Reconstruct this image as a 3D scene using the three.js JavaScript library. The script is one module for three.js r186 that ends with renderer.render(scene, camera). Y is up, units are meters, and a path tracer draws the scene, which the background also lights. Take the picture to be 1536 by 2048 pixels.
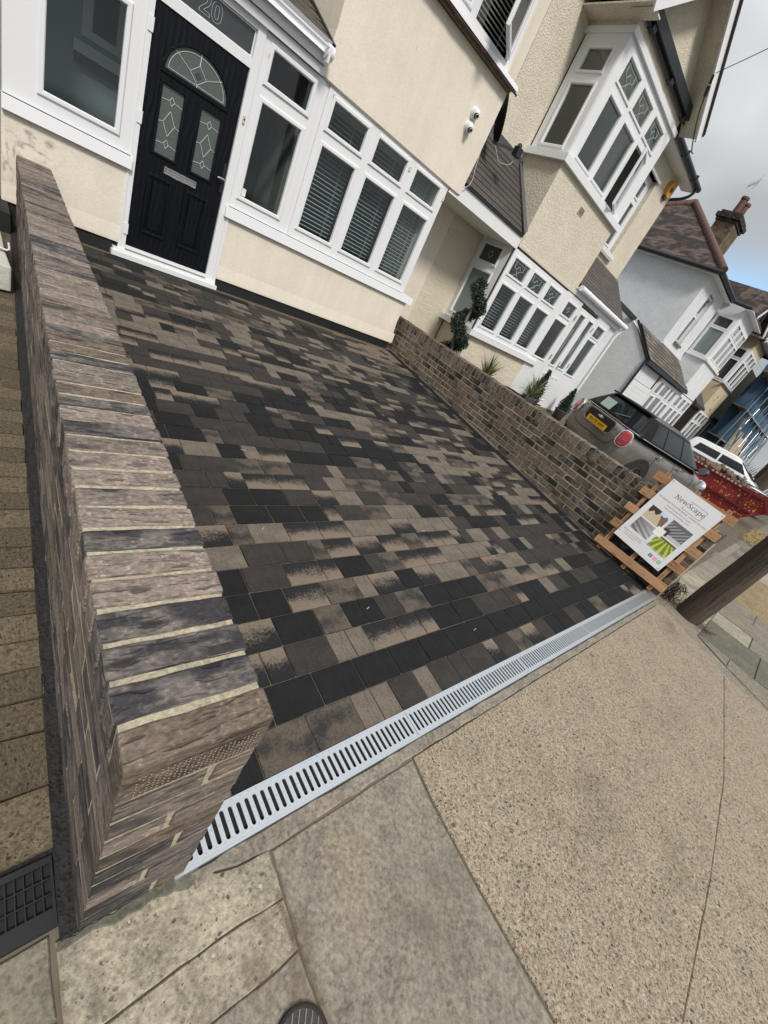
import * as THREE from 'three';
import { mergeGeometries, mergeVertices } from 'three/addons/utils/BufferGeometryUtils.js';
import { FontLoader } from 'three/addons/loaders/FontLoader.js';

// ---------------------------------------------------------------- camera, sky, sun, exposure
const CAM_H = 1.5;
const scene = new THREE.Scene();
const camera = new THREE.PerspectiveCamera(101.98, 0.75, 0.05, 600);
camera.position.set(0, CAM_H, 0);
camera.up.set(0.02355, 0.77880, -0.62682);
camera.lookAt(0.69701, CAM_H - 0.46227, -0.54816);
scene.add(camera);

const renderer = new THREE.WebGLRenderer({ antialias: true });
renderer.setSize(768, 1024);
renderer.toneMapping = THREE.LinearToneMapping;
renderer.toneMappingExposure = 1.28;
renderer.shadowMap.enabled = true;

const sun = new THREE.DirectionalLight(0xfff7ec, 2.3);
sun.position.set(-2.5, 20, 14.5);
sun.target.position.set(5, 0, -3);
sun.castShadow = true;
sun.shadow.radius = 22;
sun.shadow.mapSize.set(2048, 2048);
Object.assign(sun.shadow.camera, { left: -25, right: 35, top: 25, bottom: -25, near: 1, far: 90 });
scene.add(sun, sun.target);

// ---------------------------------------------------------------- helpers: random, noise, textures
function rngOf(seed) { let s = seed >>> 0; return () => { s = (s + 0x6D2B79F5) | 0; let t = Math.imul(s ^ (s >>> 15), 1 | s); t = (t + Math.imul(t ^ (t >>> 7), 61 | t)) ^ t; return ((t ^ (t >>> 14)) >>> 0) / 4294967296; }; }
const rnd = rngOf(20);
const R = (a, b) => a + (b - a) * rnd();
const pick = (list) => list[Math.floor(rnd() * list.length)];
const lerp = (a, b, t) => a + (b - a) * t, clamp = (x, a = 0, b = 1) => Math.min(b, Math.max(a, x)), smooth = (a, b, x) => { const t = clamp((x - a) / (b - a)); return t * t * (3 - 2 * t); };
// tileable value noise on the unit square, px by py cells
function noise2(px, py, seed) {
  const r = rngOf(seed), g = new Float32Array(px * py).map(() => r());
  return (u, v) => {
    const x = u * px, y = v * py, xf = Math.floor(x), yf = Math.floor(y), fx = x - xf, fy = y - yf;
    const x0 = ((xf % px) + px) % px, x1 = (x0 + 1) % px, y0 = ((yf % py) + py) % py, y1 = (y0 + 1) % py;
    const sx = fx * fx * (3 - 2 * fx), sy = fy * fy * (3 - 2 * fy);
    return lerp(lerp(g[y0 * px + x0], g[y0 * px + x1], sx), lerp(g[y1 * px + x0], g[y1 * px + x1], sx), sy);
  };
}
function fbm(px, py, oct, seed, gain = 0.5) {
  const n = []; let tot = 0, a = 1;
  for (let i = 0; i < oct; i++) { n.push([noise2(px << i, py << i, seed + i * 17), a]); tot += a; a *= gain; }
  return (u, v) => { let s = 0; for (const [f, w] of n) s += f(u, v) * w; return s / tot; };
}
function texture(w, h, fn, srgb = true, rx = 1, ry = 1) {
  const d = new Uint8Array(w * h * 4);
  for (let y = 0; y < h; y++) for (let x = 0; x < w; x++) {
    const c = fn((x + 0.5) / w, (y + 0.5) / h, x, y), o = (y * w + x) * 4;
    if (typeof c === 'number') d[o] = d[o + 1] = d[o + 2] = clamp(c, 0, 1) * 255;
    else for (let k = 0; k < 3; k++) d[o + k] = clamp(c[k], 0, 1) * 255;
    d[o + 3] = 255;
  }
  const t = new THREE.DataTexture(d, w, h);
  t.wrapS = t.wrapT = THREE.RepeatWrapping; t.magFilter = THREE.LinearFilter; t.minFilter = THREE.LinearMipmapLinearFilter; t.generateMipmaps = true;
  if (srgb) t.colorSpace = THREE.SRGBColorSpace;
  t.repeat.set(rx, ry); t.needsUpdate = true;
  return t;
}
const S = (l) => (l <= 0.0031308 ? 12.92 * l : 1.055 * Math.pow(l, 1 / 2.4) - 0.055);   // linear to sRGB, for colour maps written as real albedo
const srgb3 = (c, k = 1) => [S(c[0] * k), S(c[1] * k), S(c[2] * k)];
const mix3 = (a, b, t) => [lerp(a[0], b[0], t), lerp(a[1], b[1], t), lerp(a[2], b[2], t)];
const lin = (r, g, b) => new THREE.Color().setRGB(r, g, b);
const mat = (name, color, rough = 0.8, more = {}) => { const m = new THREE.MeshStandardMaterial({ color: Array.isArray(color) ? lin(...color) : color, roughness: rough, ...more }); m.name = name; return m; };

// ---------------------------------------------------------------- sky
{
  const w = 1024, h = 512, d = new Float32Array(w * h * 4), a = fbm(13, 8, 5, 5), b = fbm(26, 15, 4, 77), c3 = fbm(6, 4, 4, 301);
  for (let y = 0; y < h; y++) for (let x = 0; x < w; x++) {
    const u = (x + 0.5) / w, v = (y + 0.5) / h, el = (v - 0.5) * Math.PI, az = (u - 0.5) * 2 * Math.PI;   // equirect: direction = (cos el cos az, sin el, cos el sin az)
    const dx = Math.cos(el) * Math.cos(az), dy = Math.sin(el), dz = Math.cos(el) * Math.sin(az);
    const n = a(u, v * 1.3), m = b(u, v * 1.5), q = c3(u, v);
    let k = 1.0 * (1 + 2 * Math.max(0, dy)) / 3 + 0.06;   // overcast: three times brighter overhead than at the horizon
    k *= 0.80 + 0.40 * (smooth(0.3, 0.7, n) - 0.45) + 0.28 * (m - 0.5) + 0.55 * (q - 0.5);
    const gr = smooth(0.45, 0.2, n) * 0.5 + 0.35;
    let col = [k * (0.985 - 0.06 * gr), k * (1 - 0.02 * gr), k * (1 + 0.05 * gr)];
    // a gap of blue low in the east, where the clouds part
    const gap = Math.exp(-(((dx - 0.935) ** 2) / 0.006 + ((dy - 0.215) ** 2) / 0.0022 + ((dz + 0.27) ** 2) / 0.02));
    const t = clamp(gap * 1.15 * smooth(0.3, 0.6, m + 0.1));
    col = mix3(col, [0.34, 0.55, 0.80], t);
    if (dy < 0) { const g = smooth(0, -0.15, dy); col = mix3(col, [0.20, 0.19, 0.17], g); }
    const o = (y * w + x) * 4; d[o] = col[0]; d[o + 1] = col[1]; d[o + 2] = col[2]; d[o + 3] = 1;
  }
  const t = new THREE.DataTexture(d, w, h, THREE.RGBAFormat, THREE.FloatType);
  t.mapping = THREE.EquirectangularReflectionMapping; t.wrapS = THREE.RepeatWrapping; t.magFilter = THREE.LinearFilter; t.needsUpdate = true;
  scene.background = t; scene.environment = t;
}

// ---------------------------------------------------------------- helpers: things, parts, geometry
const used = new Map();
function numbered(name) { const n = used.get(name) ?? 0; used.set(name, n + 1); return n ? `${name}_${String(n).padStart(3, '0')}` : name; }
function tag(o, label, category, group) { o.userData = { ...o.userData, label, category }; if (group) o.userData.group = group; return o; }
function thing(name, label, category, pos = [0, 0, 0], turn = 0, groupName) { const o = new THREE.Group(); o.name = numbered(name); o.position.set(...pos); o.rotation.y = turn; scene.add(o); return tag(o, label, category, groupName); }
function struct(name, label) { const o = new THREE.Group(); o.name = numbered(name); scene.add(o); o.userData = { kind: 'structure', label }; return o; }
function part(parent, name, geo, material, pos, rot) {
  const m = new THREE.Mesh(Array.isArray(geo) ? merge(geo) : geo, material);
  m.name = parent ? name : numbered(name); m.castShadow = m.receiveShadow = true;
  if (pos) m.position.set(...pos); if (rot) m.rotation.set(...rot);
  (parent ?? scene).add(m); return m;
}
function clean(g) { if (g.index) g = g.toNonIndexed(); for (const k of Object.keys(g.attributes)) if (!['position', 'normal', 'uv', 'color'].includes(k)) g.deleteAttribute(k); if (!g.attributes.normal) g.computeVertexNormals(); if (!g.attributes.uv) worldUV(g); return g; }
function merge(list) { const gs = list.map((g) => clean(g)), col = gs.some((g) => g.attributes.color); for (const g of gs) if (col && !g.attributes.color) g.setAttribute('color', new THREE.BufferAttribute(new Float32Array(g.attributes.position.count * 3).fill(1), 3)); return mergeGeometries(gs); }
// uv in metres by the axis each face looks along
function worldUV(g, k = 1, ou = 0, ov = 0) {
  const p = g.attributes.position, n = g.attributes.normal, uv = new Float32Array(p.count * 2);
  for (let i = 0; i < p.count; i++) {
    const ax = Math.abs(n.getX(i)), ay = Math.abs(n.getY(i)), az = Math.abs(n.getZ(i)), x = p.getX(i), y = p.getY(i), z = p.getZ(i);
    const [u, v] = ay >= ax && ay >= az ? [x, z] : ax >= az ? [z, y] : [x, y];
    uv[2 * i] = u * k + ou; uv[2 * i + 1] = v * k + ov;
  }
  g.setAttribute('uv', new THREE.BufferAttribute(uv, 2)); return g;
}
function uvOf(g) { if (g.index) g = g.toNonIndexed(); g.computeVertexNormals(); return worldUV(g); }
function box(x0, x1, y0, y1, z0, z1) { const g = new THREE.BoxGeometry(Math.abs(x1 - x0), Math.abs(y1 - y0), Math.abs(z1 - z0)); g.translate((x0 + x1) / 2, (y0 + y1) / 2, (z0 + z1) / 2); return worldUV(g.toNonIndexed()); }
// chamfered box, 44 triangles, each corner nudged by up to j
function bevelBox(w, h, d, c = 0.004, j = 0, r = rnd, uo = 0, vo = 0) {
  const pos = [], nor = [], uv = [], idx = [], id = {};
  const cor = {}; for (const sx of [-1, 1]) for (const sy of [-1, 1]) for (const sz of [-1, 1]) cor[[sx, sy, sz]] = [sx * w / 2 + (r() - 0.5) * 2 * j, sy * h / 2 + (r() - 0.5) * 2 * j, sz * d / 2 + (r() - 0.5) * 2 * j];
  const long = w >= d ? 0 : 2;
  const vert = (s, axis) => {
    const p = cor[s].map((v, k) => (k === axis ? v : v - s[k] * c)), key = s + '|' + axis;
    id[key] = pos.length / 3; pos.push(...p); nor.push(...[0, 1, 2].map((k) => (k === axis ? s[k] : 0)));
    uv.push(...(axis === 1 ? (long === 0 ? [p[0] + uo, p[2] + vo] : [p[2] + uo, p[0] + vo]) : axis === 0 ? [p[2] + uo, p[1] + vo] : [p[0] + uo, p[1] + vo]));
  };
  const signs = []; for (const sx of [-1, 1]) for (const sy of [-1, 1]) for (const sz of [-1, 1]) signs.push([sx, sy, sz]);
  for (const s of signs) for (let a = 0; a < 3; a++) vert(s, a);
  const tri = (a, b, cc, n) => { const A = pos.slice(a * 3, a * 3 + 3), B = pos.slice(b * 3, b * 3 + 3), C = pos.slice(cc * 3, cc * 3 + 3); const e = [0, 1, 2].map((k) => B[k] - A[k]), f = [0, 1, 2].map((k) => C[k] - A[k]); const q = [e[1] * f[2] - e[2] * f[1], e[2] * f[0] - e[0] * f[2], e[0] * f[1] - e[1] * f[0]]; if (q[0] * n[0] + q[1] * n[1] + q[2] * n[2] < 0) idx.push(a, cc, b); else idx.push(a, b, cc); };
  const at = (s, a) => id[s + '|' + a];
  for (let a = 0; a < 3; a++) for (const s of [-1, 1]) { const [b, c2] = [(a + 1) % 3, (a + 2) % 3], q = [[-1, -1], [1, -1], [1, 1], [-1, 1]].map(([i, k]) => { const t = [0, 0, 0]; t[a] = s; t[b] = i; t[c2] = k; return at(t, a); }), n = [0, 0, 0]; n[a] = s; tri(q[0], q[1], q[2], n); tri(q[0], q[2], q[3], n); }
  for (let a = 0; a < 3; a++) { const b = (a + 1) % 3, c2 = (a + 2) % 3; for (const i of [-1, 1]) for (const k of [-1, 1]) { const t0 = [0, 0, 0], t1 = [0, 0, 0]; t0[a] = -1; t1[a] = 1; t0[b] = t1[b] = i; t0[c2] = t1[c2] = k; const n = [0, 0, 0]; n[b] = i; n[c2] = k; const A = at(t0, b), B = at(t1, b), C = at(t1, c2), D = at(t0, c2); tri(A, B, C, n); tri(A, C, D, n); } }
  for (const s of signs) tri(at(s, 0), at(s, 1), at(s, 2), s);
  const g = new THREE.BufferGeometry();
  g.setAttribute('position', new THREE.Float32BufferAttribute(pos, 3)); g.setAttribute('normal', new THREE.Float32BufferAttribute(nor, 3)); g.setAttribute('uv', new THREE.Float32BufferAttribute(uv, 2)); g.setIndex(idx);
  return g;
}
function smoothNormals(g) { // smooth across coincident vertices, keeping uv seams
  const p = g.attributes.position, only = new THREE.BufferGeometry(); only.setAttribute('position', p.clone()); if (g.index) only.setIndex(g.index.clone());
  const m = mergeVertices(only, 1e-5); m.computeVertexNormals();
  const key = (a, i) => a.getX(i).toFixed(5) + a.getY(i).toFixed(5) + a.getZ(i).toFixed(5), map = new Map(), mp = m.attributes.position, mn = m.attributes.normal, out = new Float32Array(p.count * 3);
  for (let i = 0; i < mp.count; i++) map.set(key(mp, i), i);
  for (let i = 0; i < p.count; i++) { const k = map.get(key(p, i)) ?? 0; out[3 * i] = mn.getX(k); out[3 * i + 1] = mn.getY(k); out[3 * i + 2] = mn.getZ(k); }
  g.setAttribute('normal', new THREE.BufferAttribute(out, 3)); return g;
}
// a worn, hand-made brick: rounded corners, wavy faces
function lumpyBrick(w, h, d, seed, amp = 0.004, round = 0.014, sx = 8, sy = 4, sz = 4) {
  const g = new THREE.BoxGeometry(w, h, d, sx, sy, sz), p = g.attributes.position, r = rngOf(seed), ph = Array.from({ length: 12 }, () => r() * 6.28), half = [w / 2, h / 2, d / 2];
  const line = (v, h, n) => { const k = Math.round((v / (2 * h) + 0.5) * n); if (n < 3 || k === 0 || k === n) return v; const a = h - round * 1.02; return n === 3 ? (k === 1 ? -a : a) : lerp(-a, a, (k - 1) / (n - 2)); };
  for (let i = 0; i < p.count; i++) p.setXYZ(i, line(p.getX(i), w / 2, sx), line(p.getY(i), h / 2, sy), line(p.getZ(i), d / 2, sz));
  { const nn = g.attributes.normal, uv = g.attributes.uv, ou = r() * 3, ov = r() * 3, lx = w >= d; for (let i = 0; i < p.count; i++) { const ay = Math.abs(nn.getY(i)), ax = Math.abs(nn.getX(i)); const x = p.getX(i), y = p.getY(i), z = p.getZ(i); uv.setXY(i, ...(ay > 0.5 ? (lx ? [x + ou, z + ov] : [z + ou, x + ov]) : ax > 0.5 ? [z + ou, y + ov + 0.2] : [x + ou, y + ov + 0.2])); } }
  for (let i = 0; i < p.count; i++) {
    const q = [p.getX(i), p.getY(i), p.getZ(i)], inn = q.map((v, k) => clamp(v, -half[k] + round, half[k] - round)), dv = q.map((v, k) => v - inn[k]), L = Math.hypot(...dv);
    const o = L > 0 ? inn.map((v, k) => v + dv[k] / L * Math.min(round, L)) : q;
    const wv = (a, b) => Math.sin(q[0] * 31 + ph[a]) * 0.4 + Math.sin(q[2] * 37 + ph[b]) * 0.35 + Math.sin((q[0] + q[2] + q[1]) * 71 + ph[a + 3]) * 0.35;
    p.setXYZ(i, o[0] + amp * wv(0, 1) * Math.sign(q[0]), o[1] + amp * wv(2, 3) * Math.sign(q[1]), o[2] + amp * wv(4, 5) * Math.sign(q[2]));
  }
  return smoothNormals(g);
}
const V3 = (x, y, z) => new THREE.Vector3(x, y, z);
const tube = (pts, r, seg = 24, rs = 8) => worldUV(new THREE.TubeGeometry(new THREE.CatmullRomCurve3(pts.map((p) => V3(...p)), false, 'centripetal'), seg, r, rs, false));
function bar(a, b, w, h = w) { const A = V3(...a), B = V3(...b), L = A.distanceTo(B), g = new THREE.BoxGeometry(w, h, L); worldUV(g); const o = new THREE.Object3D(); o.position.copy(A).lerp(B, 0.5); o.lookAt(B); o.updateMatrix(); g.applyMatrix4(o.matrix); return g.toNonIndexed(); }
function rod(a, b, r, seg = 8, r2 = r) { const A = V3(...a), B = V3(...b), L = A.distanceTo(B), g = new THREE.CylinderGeometry(r2, r, L, seg); g.applyQuaternion(new THREE.Quaternion().setFromUnitVectors(V3(0, 1, 0), B.clone().sub(A).normalize())); const m = A.lerp(B, 0.5); g.translate(m.x, m.y, m.z); return g.toNonIndexed(); }
function quadPoly(pts3, k = 1) { // flat polygon (convex), uv in metres in its own plane
  const A = V3(...pts3[0]), U = V3(...pts3[1]).sub(A).normalize(), N = U.clone().cross(V3(...pts3[2]).sub(A)).normalize(), W = N.clone().cross(U), pos = [], uv = [], nor = [];
  for (let i = 1; i + 1 < pts3.length; i++) for (const q of [pts3[0], pts3[i], pts3[i + 1]]) { pos.push(...q); const dd = V3(...q).sub(A); uv.push(dd.dot(U) * k, dd.dot(W) * k); nor.push(N.x, N.y, N.z); }
  const g = new THREE.BufferGeometry(); g.setAttribute('position', new THREE.Float32BufferAttribute(pos, 3)); g.setAttribute('normal', new THREE.Float32BufferAttribute(nor, 3)); g.setAttribute('uv', new THREE.Float32BufferAttribute(uv, 2)); return g;
}
function extrude(points, depth, bevel = 0, holes = []) { // points in xy; spans z from 0 to depth
  const s = new THREE.Shape(points.map((p) => new THREE.Vector2(...p)));
  for (const h of holes) s.holes.push(new THREE.Path(h.map((p) => new THREE.Vector2(...p))));
  const g = new THREE.ExtrudeGeometry(s, { depth: depth - 2 * bevel, bevelEnabled: bevel > 0, bevelThickness: bevel, bevelSize: bevel, bevelOffset: -bevel, bevelSegments: 1, curveSegments: 12 });
  g.translate(0, 0, bevel); return worldUV(g);
}
const rect = (x0, x1, y0, y1) => [[x0, y0], [x1, y0], [x1, y1], [x0, y1]];
const roundRect = (x0, x1, y0, y1, r, n = 5) => { const o = []; for (const [cx, cy, a0] of [[x1 - r, y0 + r, -90], [x1 - r, y1 - r, 0], [x0 + r, y1 - r, 90], [x0 + r, y0 + r, 180]]) for (let i = 0; i <= n; i++) { const a = (a0 + 90 * i / n) * Math.PI / 180; o.push([cx + r * Math.cos(a), cy + r * Math.sin(a)]); } return o; };
const ring = (x0, x1, y0, y1, w, depth, bevel = 0.004) => extrude(rect(x0, x1, y0, y1), depth, bevel, [rect(x0 + w, x1 - w, y0 + w, y1 - w)]);
function ngon(cx, cy, r, n = 24, ry = r) { return Array.from({ length: n }, (_, i) => [cx + r * Math.cos(i / n * 6.28318), cy + ry * Math.sin(i / n * 6.28318)]); }
function tint(g, c) { const n = g.attributes.position.count, a = new Float32Array(n * 3); for (let i = 0; i < n; i++) a.set(c, 3 * i); g.setAttribute('color', new THREE.BufferAttribute(a, 3)); return g; }
function moved(g, x, y, z, ry = 0, rx = 0, rz = 0) { const m = new THREE.Matrix4().makeRotationFromEuler(new THREE.Euler(rx, ry, rz)); m.setPosition(x, y, z); return g.clone().applyMatrix4(m); }
// ---------------------------------------------------------------- materials
const T = {};
{ // brick: drag lines along the length, smoky firing patches, fine cracks; spans 0.5 m
  const st = fbm(9, 34, 4, 11), lo = fbm(4, 8, 4, 12), fi = fbm(56, 84, 3, 13, 0.7), cr = fbm(9, 44, 3, 14), sand = fbm(20, 28, 3, 15);
  const light = (base, dark, pink, amt) => texture(512, 512, (u, v) => {
    const m = smooth(0.5 - amt, 0.78 - amt, lo(u, v) * 0.7 + st(u, v) * 0.35), p = smooth(0.42, 0.7, sand(u, v));
    let c = mix3(mix3(base, pink, p), dark, m);
    const crack = (1 - 0.5 * smooth(0.60, 0.70, cr(u, v)) * smooth(0.45, 0.6, st(u, v))) * (1 + 0.35 * smooth(0.60, 0.72, cr(v, u) * 0.5 + fi(u, v) * 0.5)), g = 0.42 + 1.15 * fi(u, v) + 0.5 * (st(u, v) - 0.5);
    return srgb3(c, g * crack);
  }, true, 2, 2);
  T.brickA = light([0.245, 0.206, 0.168], [0.075, 0.068, 0.067], [0.285, 0.235, 0.2], 0.04);
  T.brickB = light([0.15, 0.13, 0.116], [0.036, 0.034, 0.037], [0.2, 0.172, 0.15], 0.16);
  T.brickC = light([0.285, 0.235, 0.193], [0.12, 0.104, 0.095], [0.33, 0.262, 0.222], -0.06);
  T.brickBump = texture(512, 512, (u, v) => 0.5 + 0.35 * (st(u, v) - 0.5) + 0.35 * (fi(u, v) - 0.5) + 0.3 * (lo(u, v) - 0.5) - 0.5 * smooth(0.6, 0.7, cr(u, v)), false, 2, 2);
}
{ const f = fbm(60, 60, 3, 18, 0.7), m = fbm(8, 8, 3, 19); T.mortar = texture(256, 256, (u, v) => srgb3([0.315, 0.272, 0.198], 0.5 + 0.85 * f(u, v) + 0.3 * (m(u, v) - 0.5)), true, 2.5, 2.5); }
{ // paver faces. u in paver lengths, v across one course
  const f = fbm(48, 24, 3, 21), d = fbm(80, 40, 2, 22, 0.7), lo = fbm(5, 3, 3, 23), stx = fbm(30, 3, 3, 24);
  const dark = [0.016, 0.0175, 0.0195], tan = [0.175, 0.142, 0.112], mid = [0.05, 0.043, 0.038];
  T.pavBlend = texture(512, 256, (u, v) => { const k = smooth(0.2, 0.74, v + 0.5 * (f(u, v) - 0.5) + 0.5 * (d(u, v) - 0.5) + 0.3 * (lo(u, v) - 0.5)); return srgb3(mix3(tan, dark, k), 0.72 + 0.56 * d(u, v)); });
  T.pavCloud = texture(512, 256, (u, v) => { const k = smooth(0.3, 0.72, lo(u, v) * 0.5 + f(u, v) * 0.3 + d(u, v) * 0.2); return srgb3(mix3([0.105, 0.088, 0.072], [0.03, 0.028, 0.027], k), 0.6 + 0.8 * d(u, v)); });
  T.pavGrain = texture(512, 256, (u, v) => { const g = 0.54 + 0.6 * d(u, v) + 0.28 * (stx(u, v) - 0.5) + 0.36 * (lo(u, v) - 0.5); return [S(g * 0.95), S(g * 0.95), S(g * 0.95)]; });
  T.pavBump = texture(512, 256, (u, v) => 0.5 + 0.5 * (d(u, v) - 0.5) + 0.3 * (f(u, v) - 0.5), false);
}
{ // exposed aggregate concrete: stones of several colours in a sandy matrix; spans 0.7 m
  const N = 1024, col = new Float32Array(N * N * 3), hgt = new Float32Array(N * N), r = rngOf(31), n1 = fbm(90, 90, 3, 32), n2 = fbm(5, 5, 4, 33);
  for (let y = 0; y < N; y++) for (let x = 0; x < N; x++) { const k = 0.42 + 1.05 * n1(x / N, y / N) + 0.3 * (n2(x / N, y / N) - 0.5), o = (y * N + x) * 3; col[o] = 0.315 * k; col[o + 1] = 0.262 * k; col[o + 2] = 0.188 * k; hgt[y * N + x] = 0.25 + 0.2 * n1(x / N, y / N); }
  const tones = [[0.33, 0.28, 0.2], [0.24, 0.19, 0.13], [0.2, 0.15, 0.11], [0.12, 0.10, 0.085], [0.06, 0.055, 0.055], [0.045, 0.045, 0.05], [0.3, 0.21, 0.13], [0.42, 0.38, 0.31], [0.27, 0.24, 0.2], [0.22, 0.12, 0.08]];
  for (let i = 0; i < 9800; i++) {
    const cx = r() * N, cy = r() * N, big = r(), rad = big < 0.66 ? 1.6 + r() * 2.4 : big < 0.94 ? 3.5 + r() * 3.4 : 6 + r() * 5, e = 0.45 + r() * 0.4, an = r() * 3.14, c = tones[Math.floor(r() * tones.length)], ca = Math.cos(an), sa = Math.sin(an), fade = 0.65 + 0.35 * r();
    for (let y = -Math.ceil(rad); y <= rad; y++) for (let x = -Math.ceil(rad); x <= rad; x++) {
      const px = (x * ca + y * sa) / rad, py = (-x * sa + y * ca) / (rad * e), q = px * px + py * py; if (q > 1) continue;
      const o = (((Math.floor(cy) + y + N) % N) * N + ((Math.floor(cx) + x + N) % N)); for (let k = 0; k < 3; k++) col[o * 3 + k] = lerp(col[o * 3 + k], c[k], fade); hgt[o] = 0.45 + 0.5 * Math.sqrt(1 - q);
    }
  }
  T.agg = texture(N, N, (u, v, x, y) => { const o = (y * N + x) * 3; return [S(col[o]), S(col[o + 1]), S(col[o + 2])]; }, true, 1 / 0.7, 1 / 0.7);
  T.aggBump = texture(N, N, (u, v, x, y) => hgt[y * N + x], false, 1 / 0.7, 1 / 0.7);
}
{ // plain, old and patched concrete; spans 0.8 m
  const N = 768, f = fbm(80, 80, 3, 41, 0.75), m = fbm(9, 9, 4, 42), g = fbm(4, 4, 4, 43), pit = fbm(70, 70, 2, 44), col = new Float32Array(N * N * 3), hgt = new Float32Array(N * N), r = rngOf(45);
  T.conc = texture(N, N, (u, v) => { const k = 0.36 + 1.12 * f(u, v) + 0.4 * (m(u, v) - 0.5); return srgb3(mix3([0.208, 0.188, 0.152], [0.228, 0.197, 0.15], smooth(0.45, 0.75, g(u, v))), k); }, true, 1.25, 1.25);
  for (let y = 0; y < N; y++) for (let x = 0; x < N; x++) { const u = x / N, v = y / N, k = 0.36 + 1.12 * f(u, v) + 0.6 * (m(u, v) - 0.5), c = mix3([0.335, 0.30, 0.228], [0.225, 0.197, 0.148], smooth(0.35, 0.75, g(u, v))), o = y * N + x; for (let q = 0; q < 3; q++) col[o * 3 + q] = c[q] * k; hgt[o] = 0.5 + 0.4 * (f(u, v) - 0.5) + 0.4 * (m(u, v) - 0.5); }
  const tones = [[0.08, 0.07, 0.06], [0.13, 0.11, 0.09], [0.05, 0.045, 0.045], [0.5, 0.45, 0.36], [0.2, 0.13, 0.09], [0.42, 0.36, 0.25]];
  for (let i = 0; i < 1500; i++) { const cx = r() * N, cy = r() * N, rad = 1 + r() * r() * 6.5, e = 0.5 + r() * 0.5, an = r() * 3.14, c = tones[Math.floor(r() * tones.length)], ca = Math.cos(an), sa = Math.sin(an), fade = 0.3 + 0.6 * r(); for (let y = -8; y <= 8; y++) for (let x = -8; x <= 8; x++) { const q = Math.hypot((x * ca + y * sa) / rad, (-x * sa + y * ca) / (rad * e)) + 0.3 * (f((cx + x) / N, (cy + y) / N) - 0.5), w = fade * smooth(1.1, 0.7, q); if (w <= 0) continue; const o = ((Math.floor(cy) + y + N) % N) * N + ((Math.floor(cx) + x + N) % N); for (let k = 0; k < 3; k++) col[o * 3 + k] = lerp(col[o * 3 + k], c[k], w); hgt[o] -= 0.35 * w; } }
  T.concOld = texture(N, N, (u, v, x, y) => { const o = (y * N + x) * 3; return [S(col[o]), S(col[o + 1]), S(col[o + 2])]; }, true, 1.25, 1.25);
  T.concOldBump = texture(N, N, (u, v, x, y) => hgt[y * N + x], false, 1.25, 1.25);
  T.concBump = texture(N, N, (u, v) => 0.5 + 0.5 * (f(u, v) - 0.5) + 0.3 * (m(u, v) - 0.5) - 0.3 * smooth(0.72, 0.9, pit(u, v)), false, 1.25, 1.25);
}
{ // render, pebble dash, painted brick
  const dr = fbm(24, 2, 3, 54), f = fbm(120, 120, 2, 51), m = fbm(4, 4, 4, 52), p = fbm(64, 64, 3, 53, 0.65);
  T.render = texture(512, 512, (u, v) => { const k = 0.90 + 0.12 * f(u, v) + 0.15 * (m(u, v) - 0.5) + 0.08 * (dr(u, v) - 0.5); return [S(k * 0.96), S(k * 0.955), S(k * 0.95)]; }, true, 0.6, 0.6);
  T.renderBump = texture(512, 512, (u, v) => 0.5 + 0.4 * (f(u, v) - 0.5) + 0.5 * (m(u, v) - 0.5), false, 0.6, 0.6);
  T.dash = texture(512, 512, (u, v) => { const k = 0.7 + 0.42 * p(u, v) + 0.16 * (m(u, v) - 0.5); return [S(k * 0.98), S(k * 0.98), S(k * 0.97)]; }, true, 1.1, 1.1);
  T.dashBump = texture(512, 512, (u, v) => smooth(0.25, 0.75, p(u, v)), false, 1.1, 1.1);
}
{ // wood grain along v
  const g = fbm(60, 3, 4, 61), k = fbm(14, 5, 4, 62), w = fbm(4, 3, 3, 63), b = fbm(30, 2, 3, 64);
  T.wood = texture(512, 512, (u, v) => { const q = 0.62 + 0.5 * g(u + 0.02 * w(u, v), v) + 0.35 * (k(u, v) - 0.5); return srgb3(mix3([0.44, 0.235, 0.115], [0.34, 0.18, 0.088], w(u, v)), q * (1 - 0.5 * smooth(0.62, 0.75, k(u, v)))); }, true, 3, 1.2);
  T.woodBump = texture(512, 512, (u, v) => 0.5 + 0.6 * (g(u, v) - 0.5), false, 3, 1.2);
  T.pole = texture(512, 512, (u, v) => { const q = 0.5 + 1.0 * b(u, v) + 0.45 * (k(u, v) - 0.5), cr = smooth(0.028, 0, Math.abs(g(u, v) - 0.47)); return srgb3(mix3([0.066, 0.05, 0.039], [0.012, 0.010, 0.009], cr), q); }, true, 1, 1);
  T.poleBump = texture(512, 512, (u, v) => 0.5 + 0.6 * (b(u, v) - 0.5) - 0.5 * smooth(0.03, 0, Math.abs(g(u, v) - 0.47)), false, 1, 1);
  const grain = (u, v) => { const q = Math.abs(((u * 9 + 1.6 * w(u, v) + 0.25 * k(u, v)) % 1) - 0.5) * 2; return smooth(0.2, 0.9, q) * 0.6 + 0.4 * g(u, v); };
  T.doorBump = texture(512, 512, (u, v) => grain(u, v), false, 2.2, 0.9);
}
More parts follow.
